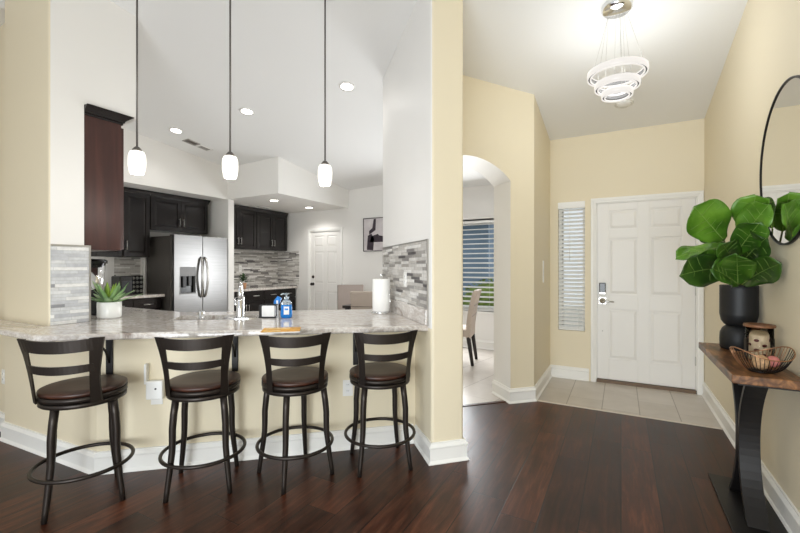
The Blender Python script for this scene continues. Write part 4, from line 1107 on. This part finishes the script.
# entry chandelier of three lit rings
cx, cy = -0.025, 3.235; zc = EC(cx, cy)
t = thing('ring_chandelier', 'chandelier of three lit crystal rings hanging in the entry', 'chandelier', (cx, cy, zc))
m = M(); m.lathe([(0, -0.045), (0.085, -0.04), (0.10, -0.02), (0.10, 0.03), (0, 0.03)], 36); m.build('canopy', CHROME, t)
for r, z, dx in ((0.188, -0.475, 0.0), (0.140, -0.560, 0.0), (0.096, -0.622, 0.0)):
    hb = 0.034
    m = M(); m.lathe([(r - 0.004, z - hb / 2 + 0.003), (r - 0.004, z + hb / 2 - 0.003), (r - 0.020, z + hb / 2 - 0.003), (r - 0.020, z - hb / 2 + 0.003), (r - 0.004, z - hb / 2 + 0.003)], 56)
    rg = m.build('ring_band', RINGM, t)
    m = M(); m.lathe([(r - 0.0035, z - hb / 2 - 0.004), (r + 0.004, z - hb / 2 - 0.004), (r + 0.006, z), (r + 0.004, z + hb / 2 + 0.004), (r - 0.0035, z + hb / 2 + 0.004), (r - 0.0035, z - hb / 2 - 0.004)], 56); m.build('crystal_band', CRYST, rg)
    for za in (z - hb / 2 - 0.004, z + hb / 2 - 0.002):
        m = M(); m.lathe([(r - 0.023, za), (r - 0.014, za), (r - 0.014, za + 0.006), (r - 0.023, za + 0.006), (r - 0.023, za)], 56); m.build('light_strip', CRYST, rg)
    m = M()
    for k in range(3):
        a = k * 2.094 + r * 9; m.tube([(0.055 * cos(a), 0.055 * sin(a), -0.04), ((r - 0.012) * cos(a), (r - 0.012) * sin(a), z + hb / 2)], 0.0009, 5)
    m.build('cable', NICKEL, rg)
d = bpy.data.lights.new('chandelier_glow', 'POINT'); d.energy = 18; d.color = (0.94, 0.975, 1.0); d.shadow_soft_size = 0.25
b = bpy.data.objects.new('chandelier_glow', d); COL.objects.link(b); b.parent = t; b.location = (0, 0, -0.54)
t = thing('smoke_detector', 'round white smoke detector on the entry ceiling behind the chandelier', 'smoke detector', (0.026, 4.55, EC(0, 4.55)))
t.rotation_euler = (-math.atan(0.172), 0, 0)
M().lathe([(0, -0.03), (0.05, -0.028), (0.062, -0.018), (0.064, 0.002), (0, 0.002)], 32).build('cover', CERAM, t)
M().lathe([(0.066, -0.008), (0.085, -0.006), (0.085, 0.003), (0.066, 0.003)], 32).build('mount_ring', TRIM, t)

# ---------------------------------------------------------------- round mirror
t = thing('round_mirror', 'round wall mirror with thin black frame above the console table', 'mirror', (RW_X, 2.77, 1.85), radians(-90))
TM = Matrix.Rotation(radians(90), 4, 'X')
m = M(); m.lathe([(0.410, 0.001), (0.420, 0.001), (0.420, 0.014), (0.410, 0.014), (0.410, 0.001)], 96, T=TM); m.build('frame', BLACKM, t)
m = M(); m.lathe([(0, 0.002), (0.4105, 0.002), (0.4105, 0.009), (0, 0.009)], 96, smooth=False, T=TM); m.build('glass', MIRROR, t)

# ---------------------------------------------------------------- console table
TX0, TX1, TY0, TY1, TZ = 0.468, 0.738, 2.467, 3.42, 0.80
t = thing('console_table', 'narrow console table with rustic brown top on curved black metal pedestal', 'console table', ((TX0 + TX1) / 2, (TY0 + TY1) / 2, 0))
hx = (TX1 - TX0) / 2; hy = (TY1 - TY0) / 2
M().box(-hx, hx, -hy, hy, TZ - 0.042, TZ).build('tabletop', RUSTIC, t, bevel=0.004)
M().box(-hx + 0.03, hx - 0.01, -hy + 0.02, hy - 0.02, TZ - 0.052, TZ - 0.042).build('metal_subframe', BLACKM, t)
M().box(-0.12, 0.118, -0.47, 0.23, 0.0, 0.012).build('base_plate', BLACKM, t, bevel=0.002)
for s in (-1, 1):
    m = M(); N = 20; vs = []
    for i in range(N + 1):
        q = i / N; z = 0.012 + (TZ - 0.064) * q
        y = -0.12 + s * (0.020 + 0.17 * abs(2 * q - 1.0) ** 2.2)
        tz = 0.034
        for dx, dy in ((-0.045, -tz / 2), (0.045, -tz / 2), (0.045, tz / 2), (-0.045, tz / 2)): vs.append((dx, y + dy, z))
    fs = [(3, 2, 1, 0), (4 * N, 4 * N + 1, 4 * N + 2, 4 * N + 3)]
    for i in range(N):
        for j in range(4): fs.append((4 * i + j, 4 * i + (j + 1) % 4, 4 * i + 4 + (j + 1) % 4, 4 * i + 4 + j))
    m.add(vs, fs); m.build('curved_leg', BLACKM, t, bevel=0.002)

# ---------------------------------------------------------------- plant on the console
PX, PY, PZ = 0.65, 3.25, TZ + 0.001
t = thing('vase', 'matte black two-tier vase holding the fiddle leaf on the console table', 'vase', (PX, PY, PZ))
KV = 0.82
m = M(); m.lathe([(r * KV, z) for r, z in [(0, 0), (0.108, 0), (0.115, 0.01), (0.118, 0.06), (0.115, 0.10), (0.100, 0.13), (0.078, 0.146), (0.073, 0.149), (0, 0.149)]], 48); m.build('lower_tier', MATBLK, t)
pr = [(0.073, 0.147), (0.09, 0.155), (0.108, 0.178), (0.116, 0.212)]
z = 0.225
while z < 0.385: pr += [(0.1180, z), (0.1168, z + 0.005)]; z += 0.010
pr += [(0.118, 0.40), (0.114, 0.402), (0.108, 0.395), (0.105, 0.30), (0, 0.30)]
m = M(); m.lathe([(r * KV, z) for r, z in pr], 48); m.build('upper_tier', MATBLK, t)

t = thing('fiddle_leaf_plant', 'large glossy green fiddle leaf stems standing in the black vase', 'plant', (PX, PY, PZ + 0.305))
def fleaf(base, tip, width, roll, droop, fm=None, name='leaf'):
    b = Vector(base); e = Vector(tip); d = e - b; Ln = d.length
    ax = d.normalized(); side = ax.cross(Vector((-0.24, -0.96, 0.15)))   # blades turned towards the room
    side.normalize(); nor = side.cross(ax); 
    Rm = Matrix.Rotation(roll, 3, ax); side = Rm @ side; nor = Rm @ nor
    m = M(); N = 18; K = 8; vs = []
    for i in range(N + 1):
        q = i / N
        # obovate: narrow near the base, broad beyond the middle
        p_ = q ** 1.35; w = width * (4 * p_ * (1 - p_)) ** 0.46 * (0.62 + 0.42 * q) if 0 < q < 1 else width * 0.03
        c = b + ax * Ln * q + Vector((0, 0, -1)) * droop * q * q + Vector((0, 0, 1)) * droop * q * 1.0
        for k in range(K + 1):
            s = -1 + 2 * k / K
            wav = 0.014 * sin(10 * q + 2.2 * s + Ln * 40) * abs(s) * (q > 0.1)
            fold = 0.24 * w * abs(s) ** 1.3
            pv = c + side * (s * w) + nor * (fold + wav); pv.x = min(pv.x, 0.725 - PX - 0.012 * (1 - q)); vs.append(pv)
    fs = [(i * (K + 1) + k, i * (K + 1) + k + 1, (i + 1) * (K + 1) + k + 1, (i + 1) * (K + 1) + k) for i in range(N) for k in range(K)]
    m.add(vs, fs, 0, True)
    lf = m.build(name, fm or FIDDLE, t, solid=0.002)
    m = M(); pts = [b + ax * Ln * (i / 12) + Vector((0, 0, 1)) * droop * ((i / 12) - (i / 12) ** 2) + nor * 0.0015 for i in range(13)]
    m.tube(pts, [0.003 - 0.00018 * i for i in range(13)], 6)
    for q in (0.3, 0.45, 0.6, 0.75):
        c = b + ax * Ln * q + Vector((0, 0, 1)) * droop * (q - q * q)
        for s in (-1, 1):
            ww = width * 0.75 * (sin(pi * q ** 1.5) ** 0.75)
            q2 = min(0.95, q + 0.12); c2 = b + ax * Ln * q2 + Vector((0, 0, 1)) * droop * (q2 - q2 * q2)
            m.tube([c + nor * 0.002, c.lerp(c2, 0.55) + side * s * ww * 0.5 + nor * (0.24 * ww * 0.4 + 0.002), c2 + side * s * ww + nor * (0.24 * ww * 1.0 + 0.002)], [0.0013, 0.0010, 0.0006], 4)
    m.build('leaf_veins', RIB, lf)
    return lf
CR, CF = Vector((0.876, 0.482, 0)), Vector((-0.482, 0.876, 0))
def cv_(r, f, z): v = CR * r + CF * f; return (v.x, v.y, z)
m = M()
for (a, b_) in (((0, 0, -0.004), (-0.1, -0.152, 0.372)), ((0.02, 0.0, -0.004), (0.014, -0.146, 0.417)), ((-0.02, -0.02, -0.004), (-0.05, -0.09, 0.337)), ((0.0, -0.03, -0.004), (-0.054, -0.183, 0.28)), ((0.01, 0.03, -0.004), (0.013, 0.03, 0.447)), ((-0.02, 0.03, -0.004), (-0.066, 0.038, 0.35))):
    m.tube([a, Vector(a).lerp(Vector(b_), 0.5) + Vector((0.008, 0.02, 0)), b_], [0.009, 0.007, 0.0045], 8)
m.build('stem', mat('green_brown_stem', (84, 92, 48), 0.6), t)
# base and tip of each leaf as (right, away, up) metres from the vase centre
LV = [((-0.1, -0.152, 0.372), (-0.276, -0.363, 0.565), 0.135, 0.15, 0.0), ((-0.05, -0.09, 0.337), (-0.36, -0.329, 0.268), 0.062, 0.5, 0.05),
      ((-0.047, -0.122, 0.202), (-0.361, -0.523, 0.164), 0.105, -0.35, 0.06), ((-0.004, -0.099, 0.104), (0.07, -0.499, 0.229), 0.085, 0.25, 0.05),
      ((-0.033, -0.149, 0.106), (-0.102, -0.47, 0.28), 0.095, 0.1, 0.03), ((-0.033, -0.149, 0.346), (0.06, -0.349, 0.553), 0.10, -0.3, 0.03),
      ((0.014, -0.146, 0.417), (0.02, -0.277, 0.62), 0.115, 0.2, 0.0), ((0.013, 0.03, 0.447), (0.045, 0.12, 0.657), 0.06, 0.7, 0.0),
      ((-0.012, -0.138, 0.238), (0.03, -0.423, 0.364), 0.105, -0.2, 0.03), ((-0.047, -0.122, 0.238), (-0.166, -0.473, 0.34), 0.085, 0.3, 0.02),
      ((-0.066, 0.038, 0.35), (-0.197, 0.05, 0.442), 0.06, 0.4, 0.0), ((-0.054, -0.183, 0.28), (0.001, -0.438, 0.449), 0.085, 0.2, 0.02),
      ((-0.033, -0.149, 0.106), (-0.214, -0.5, 0.203), 0.085, 0.6, 0.03), ((-0.03, -0.12, 0.25), (-0.30, -0.40, 0.24), 0.07, -0.5, 0.04)]
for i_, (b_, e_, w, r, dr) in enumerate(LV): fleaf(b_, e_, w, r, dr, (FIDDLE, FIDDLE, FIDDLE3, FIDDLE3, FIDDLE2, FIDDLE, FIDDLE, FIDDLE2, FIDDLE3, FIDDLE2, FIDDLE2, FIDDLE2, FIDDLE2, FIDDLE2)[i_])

# hurricane candle holder
HX, HY = 0.664, 2.88
t = thing('candle_holder', 'glass hurricane candle holder with brown wooden rim beside the black vase', 'candle holder', (HX, HY, TZ + 0.001))
m = M(); m.lathe([(0, 0), (0.060, 0), (0.062, 0.006), (0.062, 0.012), (0, 0.012)], 32); m.build('base', WOODRIM, t)
m = M(); m.lathe([(0.0605, 0.012), (0.0605, 0.190), (0.058, 0.190), (0.058, 0.012), (0.0605, 0.012)], 40); m.build('glass', GLASS, t)
m = M(); m.lathe([(0.056, 0.188), (0.067, 0.188), (0.069, 0.195), (0.067, 0.203), (0.056, 0.203), (0.056, 0.188)], 40); m.build('rim', WOODRIM, t)
for a in (0.35, pi + 0.35):
    m = M(); T = Matrix.Rotation(a, 4, 'Z'); m.box(0.0625, 0.069, -0.010, 0.010, 0.0, 0.125, 0, T)
    m.build('side_clip', DARKWOOD, t)
t = thing('patterned_candle', 'beige candle with dark red dots inside the glass hurricane', 'candle', (HX, HY, TZ + 0.014))
m = M(); m.lathe([(0, 0), (0.042, 0), (0.044, 0.004), (0.044, 0.122), (0.040, 0.128), (0, 0.124)], 32); m.build('wax', CANDLE, t)
for r in range(4):
    for k in range(8):
        if k % 2 != r % 2: continue
        a = k * pi / 4 + 0.3; m = M(); m.lathe([(0, 0), (0.008, 0.0), (0.0055, 0.0016), (0, 0.002)], 10, sx=1.0, sy=1.5, T=Matrix.Rotation(a, 4, 'Z') @ Matrix.Translation((0.0436, 0, 0.028 + 0.025 * r)) @ Matrix.Rotation(R90, 4, 'Y'))
        m.build('dot', REDDOT, t)

# wire bowl with contents
BX, BY, BZ = 0.610, 2.61, TZ + 0.001
t = thing('wire_bowl', 'dark wire bowl with curved ribs at the near end of the console table', 'bowl', (BX, BY, BZ), radians(28.8))
def bp(s, ang_):
    # s 0..1 from base to rim; boat shaped rim, higher at the two ends
    r = 0.045 + 0.075 * s ** 0.75; e = 1.0 + 0.10 * s * abs(cos(ang_)) ** 2
    z = 0.004 + (0.070 + 0.045 * abs(cos(ang_)) ** 3) * s ** 1.7
    return (r * e * cos(ang_), r * 0.92 * sin(ang_), z)
m = M(); m.lathe([(0, 0), (0.052, 0), (0.054, 0.004), (0.05, 0.008), (0, 0.008)], 28, sy=0.92); m.build('base', WIRE, t)
m = M(); m.tube([bp(1, 2 * pi * i / 48) for i in range(48)], 0.0028, 8, 0, True); m.build('rim', WIREG, t)
for k in range(44):
    a = 2 * pi * k / 44; m = M(); m.tube([bp(i / 6, a) for i in range(7)], 0.0016, 5); m.build('rib', WIREG if k % 44 < 22 else WIRE, t)
m = M(); m.lathe([(0, -0.036)] + [(0.036 * cos(radians(x)), 0.036 * sin(radians(x))) for x in range(-75, 90, 15)] + [(0, 0.036)], 24)
o = m.build('woven_ball', RATTAN, None, (BX - 0.005, BY - 0.01, BZ + 0.046)); tag(o, 'pale woven rattan ball lying in the wire bowl', 'ball')
m = M(); m.lathe([(0, -0.028)] + [(0.028 * cos(radians(x)), 0.028 * sin(radians(x))) for x in range(-75, 90, 15)] + [(0, 0.028)], 20)
o = m.build('decorative_ball', PINK, None, (BX + 0.050, BY + 0.027, BZ + 0.048)); tag(o, 'smaller dusty pink ball at the right in the wire bowl', 'ball')
